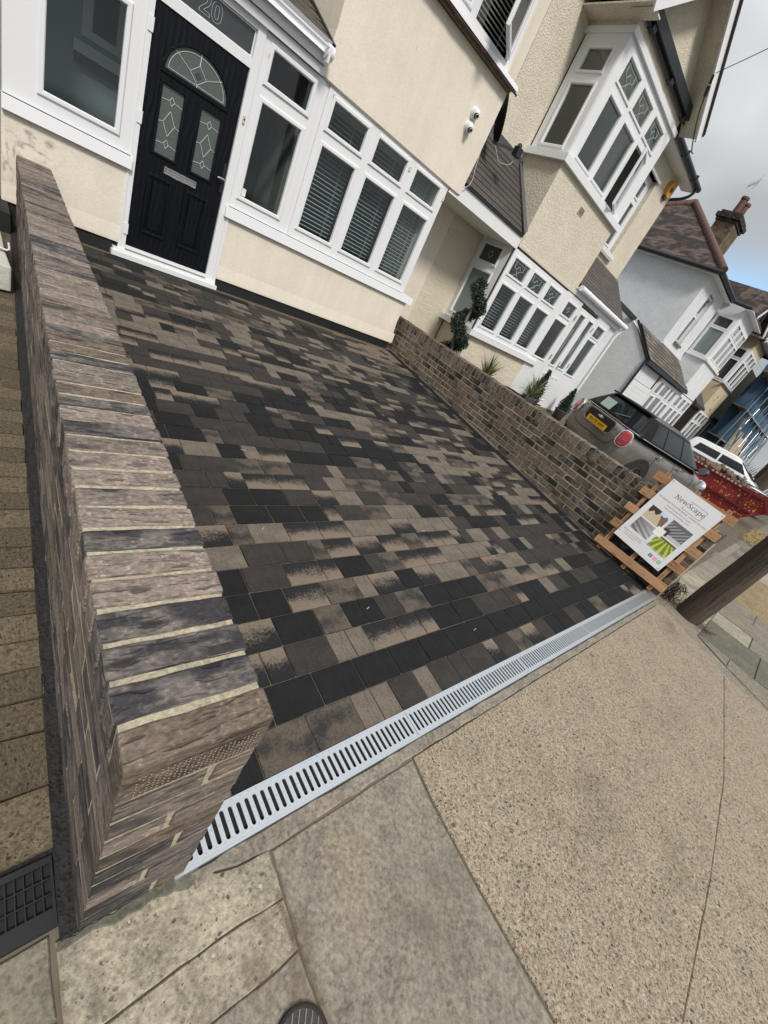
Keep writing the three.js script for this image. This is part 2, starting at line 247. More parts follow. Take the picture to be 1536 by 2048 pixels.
{ // roof tiles seen from afar, near slates, leaf litter
  const f = fbm(40, 40, 3, 71), m = fbm(6, 6, 4, 72);
  T.farTile = texture(512, 512, (u, v) => { const row = (v * 16) % 1, col = (u * 9 + (Math.floor(v * 16) % 2) * 0.5) % 1, id = Math.sin(Math.floor(v * 16) * 91.7 + Math.floor(u * 9 + (Math.floor(v * 16) % 2) * 0.5) * 37.3) * 0.5 + 0.5; const e = smooth(0, 0.14, row) * smooth(0, 0.06, col); return srgb3([0.078, 0.055, 0.049], (0.45 + 0.55 * e) * (0.72 + 0.4 * id) * (0.35 + 1.25 * smooth(0.3, 0.7, m(u, v)))); }, true, 0.6, 0.6);
  T.farTileBump = texture(512, 512, (u, v) => { const row = (v * 16) % 1; return 0.2 + 0.8 * (1 - row); }, false, 0.6, 0.6);
  T.slate = texture(256, 256, (u, v) => { const k = 0.72 + 0.45 * f(u, v) + 0.25 * (m(u, v) - 0.5); return [S(k), S(k), S(k)]; }, true, 2, 2);
  T.gravel = texture(512, 512, (u, v) => { const k = 0.5 + 0.9 * f(u, v); return srgb3(mix3([0.36, 0.26, 0.14], [0.2, 0.15, 0.1], m(u, v)), k); }, true, 1.4, 1.4);
  T.soil = texture(256, 256, (u, v) => { const k = 0.25 + 1.5 * f(u, v); return srgb3([0.02, 0.0195, 0.019], k); }, true, 4, 4);
  T.soilBump = texture(256, 256, (u, v) => f(u, v), false, 4, 4);
}
const pmat = (name, color, rough, more) => { const m = new THREE.MeshPhysicalMaterial({ color, roughness: rough, specularIntensity: 0.45, ...more }); m.name = name; return m; };
const M = {
  brickA: mat('taupe_brick', lin(0.70, 0.70, 0.72), 0.92, { map: T.brickA, bumpMap: T.brickBump, bumpScale: 0.006 }),
  brickB: mat('smoky_brick', lin(0.86, 0.86, 0.9), 0.9, { map: T.brickB, bumpMap: T.brickBump, bumpScale: 0.007 }),
  brickC: mat('pink_brick', lin(0.72, 0.72, 0.745), 0.92, { map: T.brickC, bumpMap: T.brickBump, bumpScale: 0.006 }),
  brickD: mat('brown_brick', lin(0.56, 0.52, 0.48), 0.92, { map: T.brickA, bumpMap: T.brickBump, bumpScale: 0.006 }),
  brickE: mat('umber_brick', lin(0.56, 0.52, 0.48), 0.92, { map: T.brickC, bumpMap: T.brickBump, bumpScale: 0.005 }), brickF: mat('char_brick', lin(0.62, 0.6, 0.58), 0.92, { map: T.brickB, bumpMap: T.brickBump, bumpScale: 0.005 }),
  mortar: mat('mortar', lin(1.3, 1.34, 1.36), 0.95, { map: T.mortar, bumpMap: T.concBump, bumpScale: 0.006 }),
  mortarB: mat('grey_mortar', lin(1.4, 1.45, 1.5), 0.95, { map: T.mortar, bumpMap: T.concBump, bumpScale: 0.004 }),
  pavDark: pmat('charcoal_paver', lin(0.0145, 0.0155, 0.0172), 0.8, { map: T.pavGrain, bumpMap: T.pavBump, bumpScale: 0.0012 }),
  pavMid: pmat('taupe_paver', lin(0.046, 0.0415, 0.039), 0.84, { map: T.pavGrain, bumpMap: T.pavBump, bumpScale: 0.0012 }),
  pavTan: pmat('tan_paver', lin(0.172, 0.146, 0.12), 0.85, { map: T.pavGrain, bumpMap: T.pavBump, bumpScale: 0.0012 }),
  pavBlend: pmat('blended_paver', 0xffffff, 0.8, { map: T.pavBlend, bumpMap: T.pavBump, bumpScale: 0.0012 }),
  pavCloud: pmat('clouded_paver', 0xffffff, 0.8, { map: T.pavCloud, bumpMap: T.pavBump, bumpScale: 0.0012 }),
  joint: mat('jointing_sand', [0.11, 0.084, 0.055], 0.95),
  agg: mat('exposed_aggregate', lin(1, 1, 1), 0.9, { map: T.agg, bumpMap: T.aggBump, bumpScale: 0.0025 }),
  conc: mat('concrete', lin(1.12, 1.12, 1.12), 0.92, { map: T.conc, bumpMap: T.concBump, bumpScale: 0.002 }),
  concOld: mat('worn_concrete', lin(1, 1, 1), 0.92, { map: T.concOld, bumpMap: T.concOldBump, bumpScale: 0.006 }),
  flag: mat('paving_flag', lin(0.95, 0.97, 0.95), 0.9, { map: T.conc, bumpMap: T.concBump, bumpScale: 0.002 }),
  flagDark: mat('dark_paving_flag', lin(0.6, 0.64, 0.62), 0.9, { map: T.conc, bumpMap: T.concBump, bumpScale: 0.002 }),
  flagPale: mat('pale_paving_flag', lin(1.45, 1.5, 1.45), 0.9, { map: T.conc, bumpMap: T.concBump, bumpScale: 0.002 }),
  gravel: mat('gravel', lin(1, 1, 1), 0.95, { map: T.gravel, bumpMap: T.soilBump, bumpScale: 0.01 }),
  soil: mat('black_grit', lin(1, 1, 1), 0.95, { map: T.soil, bumpMap: T.soilBump, bumpScale: 0.006 }),
  tarmac: mat('tarmac', [0.055, 0.055, 0.055], 0.92, { bumpMap: T.soilBump, bumpScale: 0.004 }),
  render: mat('cream_render', lin(0.80, 0.745, 0.645), 0.9, { map: T.render, bumpMap: T.renderBump, bumpScale: 0.0025 }),
  dash: mat('cream_pebble_dash', lin(0.73, 0.68, 0.565), 0.95, { map: T.dash, bumpMap: T.dashBump, bumpScale: 0.005 }),
  dashGrey: mat('grey_pebble_dash', lin(0.80, 0.835, 0.885), 0.95, { map: T.dash, bumpMap: T.dashBump, bumpScale: 0.005 }),
  paintBrick: mat('cream_painted_brick', lin(0.70, 0.645, 0.52), 0.85, { map: T.render, bumpMap: T.renderBump, bumpScale: 0.004 }),
  creamFar: mat('cream_far_render', lin(0.70, 0.60, 0.43), 0.95, { map: T.dash, bumpMap: T.dashBump, bumpScale: 0.01 }),
  plinth: mat('black_paint', [0.011, 0.0125, 0.014], 0.6, { bumpMap: T.renderBump, bumpScale: 0.003 }),
  upvc: mat('white_upvc', [0.75, 0.77, 0.80], 0.38),
  upvcOld: mat('white_paint', [0.74, 0.74, 0.72], 0.6),
  door: new THREE.MeshPhysicalMaterial({ name: 'black_door', color: lin(0.004, 0.0058, 0.0092), roughness: 0.4, specularIntensity: 0.4, bumpMap: T.doorBump, bumpScale: 0.006 }),
  black: mat('black_plastic', [0.014, 0.015, 0.017], 0.45),
  rubber: mat('black_rubber', [0.012, 0.012, 0.012], 0.8),
  blueBlack: mat('dark_blue_black_paint', [0.016, 0.021, 0.029], 0.5),
  chrome: mat('chrome', [0.80, 0.80, 0.80], 0.18, { metalness: 1 }),
  steel: mat('brushed_steel', [0.55, 0.55, 0.56], 0.35, { metalness: 1 }),
  galv: mat('galvanised_steel', [0.56, 0.60, 0.64], 0.45, { metalness: 0.75, bumpMap: T.renderBump, bumpScale: 0.001 }),
  slate: mat('grey_brown_tile', lin(0.078, 0.068, 0.062), 0.8, { map: T.slate }),
  slateB: mat('grey_tile', lin(0.062, 0.058, 0.058), 0.8, { map: T.slate }),
  slateC: mat('warm_tile', lin(0.098, 0.084, 0.072), 0.8, { map: T.slate }),
  lead: mat('lead_flashing', [0.075, 0.08, 0.085], 0.6),
  roofFar: mat('red_brown_roof', lin(1, 1, 1), 0.9, { map: T.farTile, bumpMap: T.farTileBump, bumpScale: 0.02 }),
  ridge: mat('terracotta_ridge', [0.125, 0.068, 0.054], 0.85, { bumpMap: T.renderBump, bumpScale: 0.01 }),
  clay: mat('brown_clay', [0.11, 0.05, 0.035], 0.7),
  wood: mat('pallet_wood', lin(1, 1, 1), 0.8, { map: T.wood, bumpMap: T.woodBump, bumpScale: 0.002 }),
  woodB: mat('pale_pallet_wood', lin(1.22, 1.3, 1.4), 0.8, { map: T.wood, bumpMap: T.woodBump, bumpScale: 0.002 }),
  pole: mat('tarred_pole', lin(1, 1, 1), 0.85, { map: T.pole, bumpMap: T.poleBump, bumpScale: 0.012 }),
  glass: new THREE.MeshPhysicalMaterial({ name: 'window_glass', color: lin(0.86, 0.92, 0.92), roughness: 0.02, transmission: 1, thickness: 0, ior: 1.52 }),
  darkGlass: new THREE.MeshPhysicalMaterial({ name: 'dark_window_glass', color: lin(0.035, 0.045, 0.05), roughness: 0.05, clearcoat: 1, clearcoatRoughness: 0.02 }),
  curtainGlass: new THREE.MeshPhysicalMaterial({ name: 'curtained_glass', color: lin(0.16, 0.21, 0.21), roughness: 0.25, clearcoat: 1, clearcoatRoughness: 0.03 }),
  obscure: new THREE.MeshPhysicalMaterial({ name: 'obscure_glass', color: lin(0.085, 0.105, 0.096), roughness: 0.22, clearcoat: 0.6, clearcoatRoughness: 0.15, bumpMap: T.renderBump, bumpScale: 0.004 }),
  leadline: mat('bright_caming', [0.62, 0.68, 0.66], 0.35, { metalness: 0.3 }),
  slat: mat('grey_blind_slat', [0.50, 0.52, 0.53], 0.55),
  curtain: mat('pale_curtain', [0.42, 0.40, 0.37], 0.9),
  room: mat('dim_room', [0.20, 0.19, 0.18], 0.9),
  roomDark: mat('dark_room', [0.06, 0.06, 0.065], 0.9),
  leaf: mat('box_leaf', [0.032, 0.056, 0.036], 0.6), leafB: mat('dark_box_leaf', [0.018, 0.032, 0.022], 0.6),
  yucca: mat('yucca_blade', [0.12, 0.15, 0.05], 0.55), yuccaB: mat('pale_yucca_blade', [0.30, 0.28, 0.12], 0.6),
  bark: mat('grey_bark', [0.18, 0.16, 0.14], 0.9), twig: mat('dry_twig', [0.045, 0.032, 0.022], 0.9),
  pot: mat('dark_pot', [0.045, 0.043, 0.047], 0.6),
};
// ---------------------------------------------------------------- the ground
const SLOPE = 0.0705;
const driveY = (x, z) => SLOPE * (-z - 0.3);
const farY = (x, z) => SLOPE * Math.max(0, -z - 0.3) - 0.03 * clamp(x - 5.3, 0, 4.5) * clamp((-z - 0.3) / 1.2);
function sheet(x0, x1, z0, z1, nx, nz, fy) {
  const g = new THREE.PlaneGeometry(1, 1, nx, nz), p = g.attributes.position, uv = g.attributes.uv;
  for (let i = 0; i < p.count; i++) { const x = lerp(x0, x1, p.getX(i) + 0.5), z = lerp(z0, z1, 0.5 - p.getY(i)); p.setXYZ(i, x, fy(x, z), z); uv.setXY(i, x, z); }
  g.computeVertexNormals(); return g;
}
const slabGeo = (poly, thick, bev = 0.003) => { const g = extrude(poly.map(([x, z]) => [x, -z]), thick, bev); g.rotateX(-Math.PI / 2); g.translate(0, -thick, 0); return uvOf(g); };
const rough = (poly, step, amp) => { const o = []; poly.forEach((a, i) => { const b = poly[(i + 1) % poly.length], L = Math.hypot(b[0] - a[0], b[1] - a[1]), n = Math.max(1, Math.round(L / step)); for (let k = 0; k < n; k++) { const t = k / n, j = k ? amp : 0; o.push([lerp(a[0], b[0], t) + R(-j, j), lerp(a[1], b[1], t) + R(-j, j)]); } }); return o; };
{
  const g = struct('ground', 'dark base ground under the street and the front gardens');
  part(g, 'base', sheet(-300, 300, -300, 300, 2, 2, () => -0.05), M.tarmac);
  const d = struct('neighbour_drive', 'brown grey drive in front of the cream pebble dashed house');
  part(d, 'surface', sheet(5.34, 40, -7.2, -0.3, 60, 24, farY), mat('brown_drive', lin(0.55, 0.5, 0.44), 0.92, { map: T.conc, bumpMap: T.concBump, bumpScale: 0.003 }));
}
// ---------------------------------------------------------------- pavement slabs in front of the drive
{
  const pv = struct('pavement', 'concrete pavement of worn, plain and pebbly slabs in front of the drive');
  const slab = (name, poly, m, y = 0, th = 0.06, label) => { const s = part(pv, name, slabGeo(poly, th), m, [0, y, 0]); if (label) s.userData.label = label; return s; };
  slab('slab', rough([[1.235, -0.232], [4.86, -0.185], [4.99, -0.15], [4.76, 0.22], [4.56, 0.54], [3.09, 0.752], [2.25, 0.811], [1.166, 0.85], [1.166, 0.544], [1.181, 0.191], [1.205, -0.08]], 0.07, 0.0012), M.agg, 0, 0.06, 'large slab of pebbly exposed aggregate concrete below the drain');
  slab('slab', rough([[1.168, 0.854], [2.25, 0.815], [3.09, 0.756], [4.555, 0.546], [4.52, 2.6], [1.168, 2.6]], 0.07, 0.0012), M.agg, -0.003);
  slab('slab', rough([[0.60, -0.232], [1.228, -0.228], [1.200, -0.08], [1.176, 0.191], [1.161, 0.544], [1.161, 2.6], [0.571, 2.6], [0.578, 0.05]], 0.06, 0.002), M.conc, -0.008, 0.05, 'plain grey brown concrete slab between the worn and the pebbly ones');
  slab('slab', rough([[0.098, -0.315], [0.375, -0.312], [0.44, -0.262], [0.50, -0.245], [0.592, -0.238], [0.585, -0.118], [0.43, -0.131], [0.26, -0.132], [0.17, -0.131], [0.098, -0.135]], 0.03, 0.0025), M.concOld, -0.004, 0.05, 'pale pitted old concrete beside the front end of the left brick wall');
  slab('slab', rough([[0.098, -0.1315], [0.17, -0.1275], [0.26, -0.1285], [0.43, -0.1265], [0.585, -0.1145], [0.578, -0.003], [0.516, 0.001], [0.362, -0.006], [0.098, -0.012]], 0.035, 0.0018), M.concOld, -0.006);
  slab('slab', rough([[0.098, -0.009], [0.362, -0.003], [0.516, 0.004], [0.576, 0.0], [0.567, 2.6], [0.098, 2.6]], 0.05, 0.0018), M.conc, -0.007);
  slab('slab', rough([[-2.5, -0.335], [0.088, -0.335], [0.088, -0.19], [-2.5, -0.19]], 0.06, 0.003), M.flag, -0.006);
  slab('slab', rough([[-2.5, -0.182], [0.088, -0.182], [0.088, 2.6], [-2.5, 2.6]], 0.06, 0.003), M.conc, -0.006);
  slab('haunch', rough([[0.385, -0.292], [4.98, -0.225], [4.86, -0.19], [1.24, -0.236], [0.60, -0.236], [0.50, -0.249], [0.44, -0.266], [0.385, -0.252]], 0.05, 0.003), M.conc, 0.002, 0.05);
  slab('haunch', rough([[0.10, -0.31], [0.40, -0.31], [0.43, -0.268], [0.37, -0.262], [0.30, -0.285], [0.22, -0.282], [0.15, -0.296], [0.10, -0.295]], 0.018, 0.004), M.flagDark, -0.001, 0.02, 'grey mortar smear along the front foot of the left brick wall');
  part(pv, 'bed', sheet(-2.6, 4.6, -0.45, 2.7, 2, 2, () => -0.013), mat('joint_dirt', [0.15, 0.127, 0.093], 0.95));
  part(pv, 'bed', sheet(4.4, 12.4, -0.42, 2.7, 2, 2, () => -0.0125), M.conc);
  const stain = (x, z, w, d, c, seed, y = 0.0012, ry = 0, amt = y > 0.004 ? 0.2 : 0.45) => { const n = fbm(5, 5, 4, seed), al = texture(96, 96, (u, v) => smooth(0.5, 0.05, Math.hypot(u - 0.5, v - 0.5)) * smooth(0.3, 0.75, n(u, v)) * amt, false); const g = new THREE.PlaneGeometry(w, d); g.rotateX(-Math.PI / 2); part(pv, 'stain', g, new THREE.MeshStandardMaterial({ name: 'ground_stain', color: lin(...c), roughness: 0.95, alphaMap: al, transparent: true }), [x, y, z], [0, ry, 0]); };
  stain(0.53, -0.02, 0.26, 0.34, [0.15, 0.088, 0.042], 401, 0.001, 0.3); stain(0.575, 0.0, 0.07, 0.5, [0.10, 0.06, 0.03], 402, 0.0016); stain(1.0, 0.15, 0.5, 0.5, [0.2, 0.18, 0.145], 404, -0.0035); stain(0.14, -0.16, 0.16, 0.3, [0.05, 0.045, 0.04], 405); stain(1.9, 0.3, 0.9, 0.6, [0.16, 0.13, 0.10], 406, 0.0045); stain(3.2, 0.25, 1.1, 0.7, [0.3, 0.25, 0.18], 407, 0.0045); stain(2.2, 0.7, 0.7, 0.25, [0.09, 0.075, 0.06], 408, 0.0045); stain(4.6, 0.05, 0.7, 0.35, [0.14, 0.115, 0.09], 409, 0.0045); stain(1.45, -0.15, 0.3, 0.16, [0.3, 0.26, 0.2], 410, 0.0045); stain(0.9, 0.6, 0.6, 0.5, [0.25, 0.225, 0.18], 411, -0.0035);
  // paving flags of the footway beyond the crossover, rows along the street
  const mats = [M.flag, M.flagDark, M.flag, M.flagPale, M.flagDark, M.flag];
  const cols = [[4.80, 5.02], [5.03, 5.73], [5.74, 6.19], [6.2, 6.71], [6.72, 7.28]];
  cols.forEach(([a, b], i) => {
    let z = 0.234, k = 0;
    while (z < 3) { const L = k ? [0.58, 0.52, 0.62, 0.5][(k + i) % 4] : [0.3, 0.52, 0.4, 0.6, 0.35][i]; slab('flag', rough([[i ? a : 4.99 - 0.62 * Math.min(z - 0.2, 0.7), z], [b, z], [b, z + L - 0.01], [i ? a : 4.99 - 0.62 * Math.min(z + L - 0.21, 0.7), z + L - 0.01]], 0.12, 0.002), pick(i === 3 ? [M.flagPale, M.flag] : mats), R(-0.006, 0.001), 0.05); z += L; k++; }
  });
  for (let i = 0; i < 7; i++) slab('flag', rough([[5.36 + i * 0.62, -0.335], [5.97 + i * 0.62, -0.335], [5.97 + i * 0.62, 0.225], [5.36 + i * 0.62, 0.225]], 0.1, 0.003), i === 0 ? M.concOld : pick([M.flag, M.conc, M.flagPale, M.concOld]), R(-0.006, 0), 0.05);
  slab('flag', rough([[4.995, -0.142], [5.35, -0.142], [5.35, 0.225], [4.78, 0.225]], 0.06, 0.004), M.conc, -0.008, 0.05);
  for (let i = 0; i < 4; i++) for (let k = 0; k < 3; k++) slab('flag', rough([[9.7 + i * 0.62, -0.16 + k * 0.47], [10.31 + i * 0.62, -0.16 + k * 0.47], [10.31 + i * 0.62, 0.3 + k * 0.47], [9.7 + i * 0.62, 0.3 + k * 0.47]], 0.1, 0.002), pick([M.flag, M.flagDark, M.flagPale]), R(-0.004, 0), 0.05);
  part(pv, 'footway', sheet(12.2, 60, -0.35, 2.7, 8, 2, () => -0.01), mat('worn_footway', lin(0.8, 0.8, 0.78), 0.92, { map: T.conc, bumpMap: T.concBump, bumpScale: 0.003 }));
  const gr = part(null, 'gravel', sheet(7.29, 9.69, 0.235, 2.0, 40, 30, (x, z) => -0.012 + R(0, 0.012)), M.gravel); tag(gr, 'bare sandy gravel patch in the footway beyond the telegraph pole', 'gravel'); gr.userData.kind = 'stuff';
  const hay = []; for (let i = 0; i < 900; i++) { const x = R(13.2, 17), z = R(-0.35, 0.25), a = R(0, 3.14), l = R(0.06, 0.16); hay.push(moved(new THREE.BoxGeometry(l, 0.006, 0.01), x, R(0.0, 0.09), z, a, R(-0.3, 0.3), R(-0.4, 0.4))); }
  const hm = part(null, 'dry_grass', hay, mat('dry_straw', [0.42, 0.32, 0.15], 0.9)); tag(hm, 'dry straw coloured grass beside the red skip', 'grass'); hm.userData.kind = 'stuff';
}
// ---------------------------------------------------------------- the paved drive
const YAW = -0.0155, DRV = [0.34, 0.0, -0.419];
{
  const d = struct('driveway', 'new drive of charcoal, taupe and tan concrete block paving');
  d.position.set(...DRV); d.rotation.order = 'YXZ'; d.rotation.set(Math.atan(SLOPE), YAW, 0); d.position.y = driveY(0, DRV[2]);
  part(d, 'bedding', sheet(-0.2, 5.3, -5.7, 0.012, 1, 1, () => -0.0062), M.joint);
  const C = 0.1505, GAP = 0.0035, TH = 0.05, sizes = [0.221, 0.166, 0.111], cache = new Map(), all = [];
  const geo = (w, v) => { const key = w.toFixed(3) + v; if (!cache.has(key)) { const g = bevelBox(w - GAP, TH, C - GAP, 0.0038, 0.0007); const p = g.attributes.position, uv = g.attributes.uv, r1 = rnd(); for (let i = 0; i < p.count; i++) uv.setXY(i, p.getX(i) / 0.33 + r1 * 3, 0.5 + (v % 2 ? -1 : 1) * p.getZ(i) / C * 0.98 + p.getY(i) * 0.5); cache.set(key, g); } return cache.get(key); };
  const xl = (z) => 0.385 + 0.0298 * (-z - 0.31) - DRV[0] - 0.01, xr = (z) => 5.13 + 0.031 * (-z - 0.33) - DRV[0] - 0.262;
  for (let k = 0; k < 35; k++) {
    const zc = -(k + 0.5) * C, wz = zc + DRV[2]; let x = xl(wz) - R(0, 0.1), e = xr(wz), prev = null, run = 0;
    while (x < e - 0.03) {
      let w = k === 1 ? 0.221 : sizes[rnd() < 0.42 ? 0 : rnd() < 0.6 ? 1 : 2]; if (e - x < w + 0.07) w = e - x;
      // tones come in drifts, as packs are laid
      let m, q = rnd(), drift = Math.sin(x * 2.1 + k * 0.55) + Math.sin(x * 0.9 - k * 0.31 + 2) + R(-1.35, 1.35);
      if (k === 1) m = M.pavDark;
      else if (prev && rnd() < 0.16) m = prev;
      else if (drift > 1.0) m = q < 0.56 ? M.pavTan : q < 0.76 ? M.pavBlend : q < 0.88 ? M.pavMid : M.pavCloud;
      else if (drift > -0.1) m = q < 0.17 ? M.pavTan : q < 0.33 ? M.pavBlend : q < 0.46 ? M.pavCloud : q < 0.82 ? M.pavMid : M.pavDark;
      else m = q < 0.46 ? M.pavDark : q < 0.80 ? M.pavMid : q < 0.9 ? M.pavCloud : M.pavBlend;
      all.push([geo(w, Math.floor(rnd() * 4)), m, x + w / 2, zc, 0]); prev = m; x += w;
    }
    // border: a dark row and a row of long pavers against the right wall
  }
  for (let i = 0; i < 24; i++) { const zc = -0.02 - (i + 0.5) * 0.224, wz = zc + DRV[2], x = xr(wz) + 0.004; all.push([geo(0.221, i % 4), M.pavDark, x + 0.062, zc, 1]); all.push([geo(0.221, (i + 1) % 4), i % 5 ? pick([M.pavTan, M.pavCloud, M.pavTan]) : M.pavMid, x + 0.192, zc, 1]); }
  const far = new Map(); let n = 0;
  all.sort((a, b) => b[3] - a[3]);
  for (const [g, m, x, z, turn] of all) {
    const y = -TH / 2 + R(-0.0018, 0.0016), ry = (turn ? Math.PI / 2 : 0) + R(-0.002, 0.002), sx = turn ? 1 : 1, sc = turn ? 0.82 : 1;
    if (n++ < 298) { const p = part(d, 'paver', g, m, [x, y, z], [0, ry, 0]); if (turn) p.scale.z = sc; }
    else { const c = clean(moved(g.clone().scale(1, 1, sc), x, y, z, ry)); if (!far.has(m)) far.set(m, []); far.get(m).push(c); }
  }
  const ms = [...far.keys()], fg = mergeGeometries(ms.map((m) => mergeGeometries(far.get(m))), true), f = part(d, 'pavers', fg, M.pavMid); f.material = ms; f.userData.kind = 'stuff';
}
// ---------------------------------------------------------------- channel drain
{
  const dr = thing('channel_drain', 'long galvanised slotted channel drain between the drive and the pavement', 'drain', [0.345, 0.006, -0.4165], YAW * 0.85);
  part(dr, 'channel', box(0, 4.68, -0.1, -0.011, 0.002, 0.12), M.rubber);
  const slots = []; for (let i = 0; i < 36; i++) { const x = 0.0205 + i * 0.0265; slots.push(roundRect(x - 0.0064, x + 0.0064, 0.0165, 0.096, 0.0062, 3)); }
  const gg = extrude(rect(0.0015, 0.9685, 0, 0.1125), 0.006, 0, slots); gg.rotateX(Math.PI / 2); gg.translate(0, 0, 0.004);
  const pin = new THREE.SphereGeometry(0.0026, 6, 4);
  for (let s = 0; s < 5; s++) {
    const w = s === 4 ? 0.86 : 1, g = part(dr, 'grate', gg, M.galv, [s * 0.97, 0.003, 0]); if (s === 4) g.scale.x = 0.825;
    const dots = []; for (let i = 0; i < 35; i++) for (const z of [0.0085, 0.104, 0.057]) dots.push(moved(pin, 0.0205 + i * 0.0265 + 0.01325, -0.0006, z)); if (s < 4) part(g, 'stud', dots, M.galv).userData.kind = 'stuff';
  }
  for (const z of [0.0005, 0.1155]) part(dr, 'edge_rail', box(0, 4.68, -0.06, 0.0045, z - 0.0015, z + 0.0055), M.galv);
}
// ---------------------------------------------------------------- left neighbour's brick paving, grit strip, drain grate, stopcock cover
{
  const nb = struct('neighbour_paving', 'worn sandy coloured block paving left of the brick wall');
  nb.rotation.order = 'YXZ'; nb.position.set(0.118, 0, -0.5); nb.rotation.set(Math.atan(SLOPE), -0.024, 0); nb.position.y = driveY(0, -0.5) - 0.004;
  const gs = Array.from({ length: 5 }, (_, i) => bevelBox(0.206, 0.05, 0.1, 0.005, 0.002, rnd, i * 0.3, i * 0.17)), wide = Array.from({ length: 3 }, (_, i) => bevelBox(0.206, 0.05, 0.152, 0.005, 0.002, rnd, i * 0.3, i * 0.17));
  const mm = [mat('sandy_block', lin(0.44, 0.425, 0.37), 0.92, { map: T.agg, bumpMap: T.concBump, bumpScale: 0.004 }), mat('sandy_block_dark', lin(0.31, 0.30, 0.265), 0.92, { map: T.agg, bumpMap: T.concBump, bumpScale: 0.004 })];
  let z = 0; for (let k = 0; z > -5.3; k++) { const w = k < 2 ? 0.157 : 0.105, off = (k % 2) * 0.1; for (let i = 0; i < 4; i++) { const full = 0.21, cut = i === 0 && off ? 0.11 : full, x = i === 0 ? -cut / 2 : -(off ? 0.11 + (i - 0.5) * 0.21 : (i + 0.5) * 0.21); const p = part(nb, 'paving_block', w > 0.12 ? pick(wide) : pick(gs), pick(mm), [x, -0.025 + R(-0.003, 0.002), z - w / 2], [R(-0.016, 0.016), R(-0.03, 0.03), R(-0.02, 0.02)]); p.scale.x = cut / 0.21; } z -= w; }
  part(nb, 'bed', sheet(-2, 0.03, -5.6, 0.05, 1, 1, () => -0.014), M.soil);
  const st = part(null, 'grit_strip', sheet(0, 0.046, -5.45, 0.05, 6, 120, (x, zz) => R(-0.004, 0.005)), M.soil); st.position.set(0.106, driveY(0, -0.36) - 0.002, -0.36); st.rotation.order = 'YXZ'; st.rotation.set(Math.atan(SLOPE), -0.027, 0);
  tag(st, 'narrow strip of black grit along the foot of the left brick wall', 'grit strip'); st.userData.kind = 'stuff';
  const gd = thing('drain_grate', 'black plastic drain grate in the sandy paving left of the wall', 'drain', [0.106, 0.004, -0.478], -0.01);
  part(gd, 'frame', [box(-0.9, 0, -0.02, 0.001, -0.012, 0.003), box(-0.9, 0, -0.02, 0.001, 0.098, 0.135), box(-0.006, 0, -0.02, 0.0005, 0.003, 0.098)], M.black);
  for (let i = 0; i < 12; i++) part(gd, 'grate_bar', box(-0.02 - i * 0.0165, -0.0225 - i * 0.0165, -0.008, 0.0, 0.003, 0.098), M.black);
  for (const q of [0.033, 0.066]) part(gd, 'grate_bar', box(-0.9, -0.007, -0.0078, -0.0008, q, q + 0.003), M.black);
  part(gd, 'trough', box(-0.9, -0.001, -0.06, -0.0085, -0.008, 0.13), M.rubber);
  const sc = thing('stopcock_cover', 'small round dark iron cover with pale ribs set in the pavement', 'cover', [0.508, -0.004, 0.148], -0.65);
  part(sc, 'rim', (() => { const g = new THREE.TorusGeometry(0.066, 0.006, 8, 40); g.rotateX(Math.PI / 2); return g; })(), M.rubber);
  part(sc, 'lid', (() => { const g = new THREE.CylinderGeometry(0.064, 0.064, 0.008, 40); g.translate(0, -0.001, 0); return g; })(), mat('worn_iron', [0.05, 0.05, 0.055], 0.6, { bumpMap: T.concBump, bumpScale: 0.003 }));
  const pr = mat('polished_rib', [0.22, 0.21, 0.19], 0.5);
  for (let i = -3; i <= 3; i++) { const hw = Math.sqrt(0.06 ** 2 - (i * 0.0165) ** 2); part(sc, 'rib', box(i * 0.0165 - 0.0011, i * 0.0165 + 0.0011, 0.002, 0.0052, -hw, hw), pr); }
  part(sc, 'rib', box(-0.055, 0.055, 0.002, 0.0048, -0.021, -0.0188), pr);
}
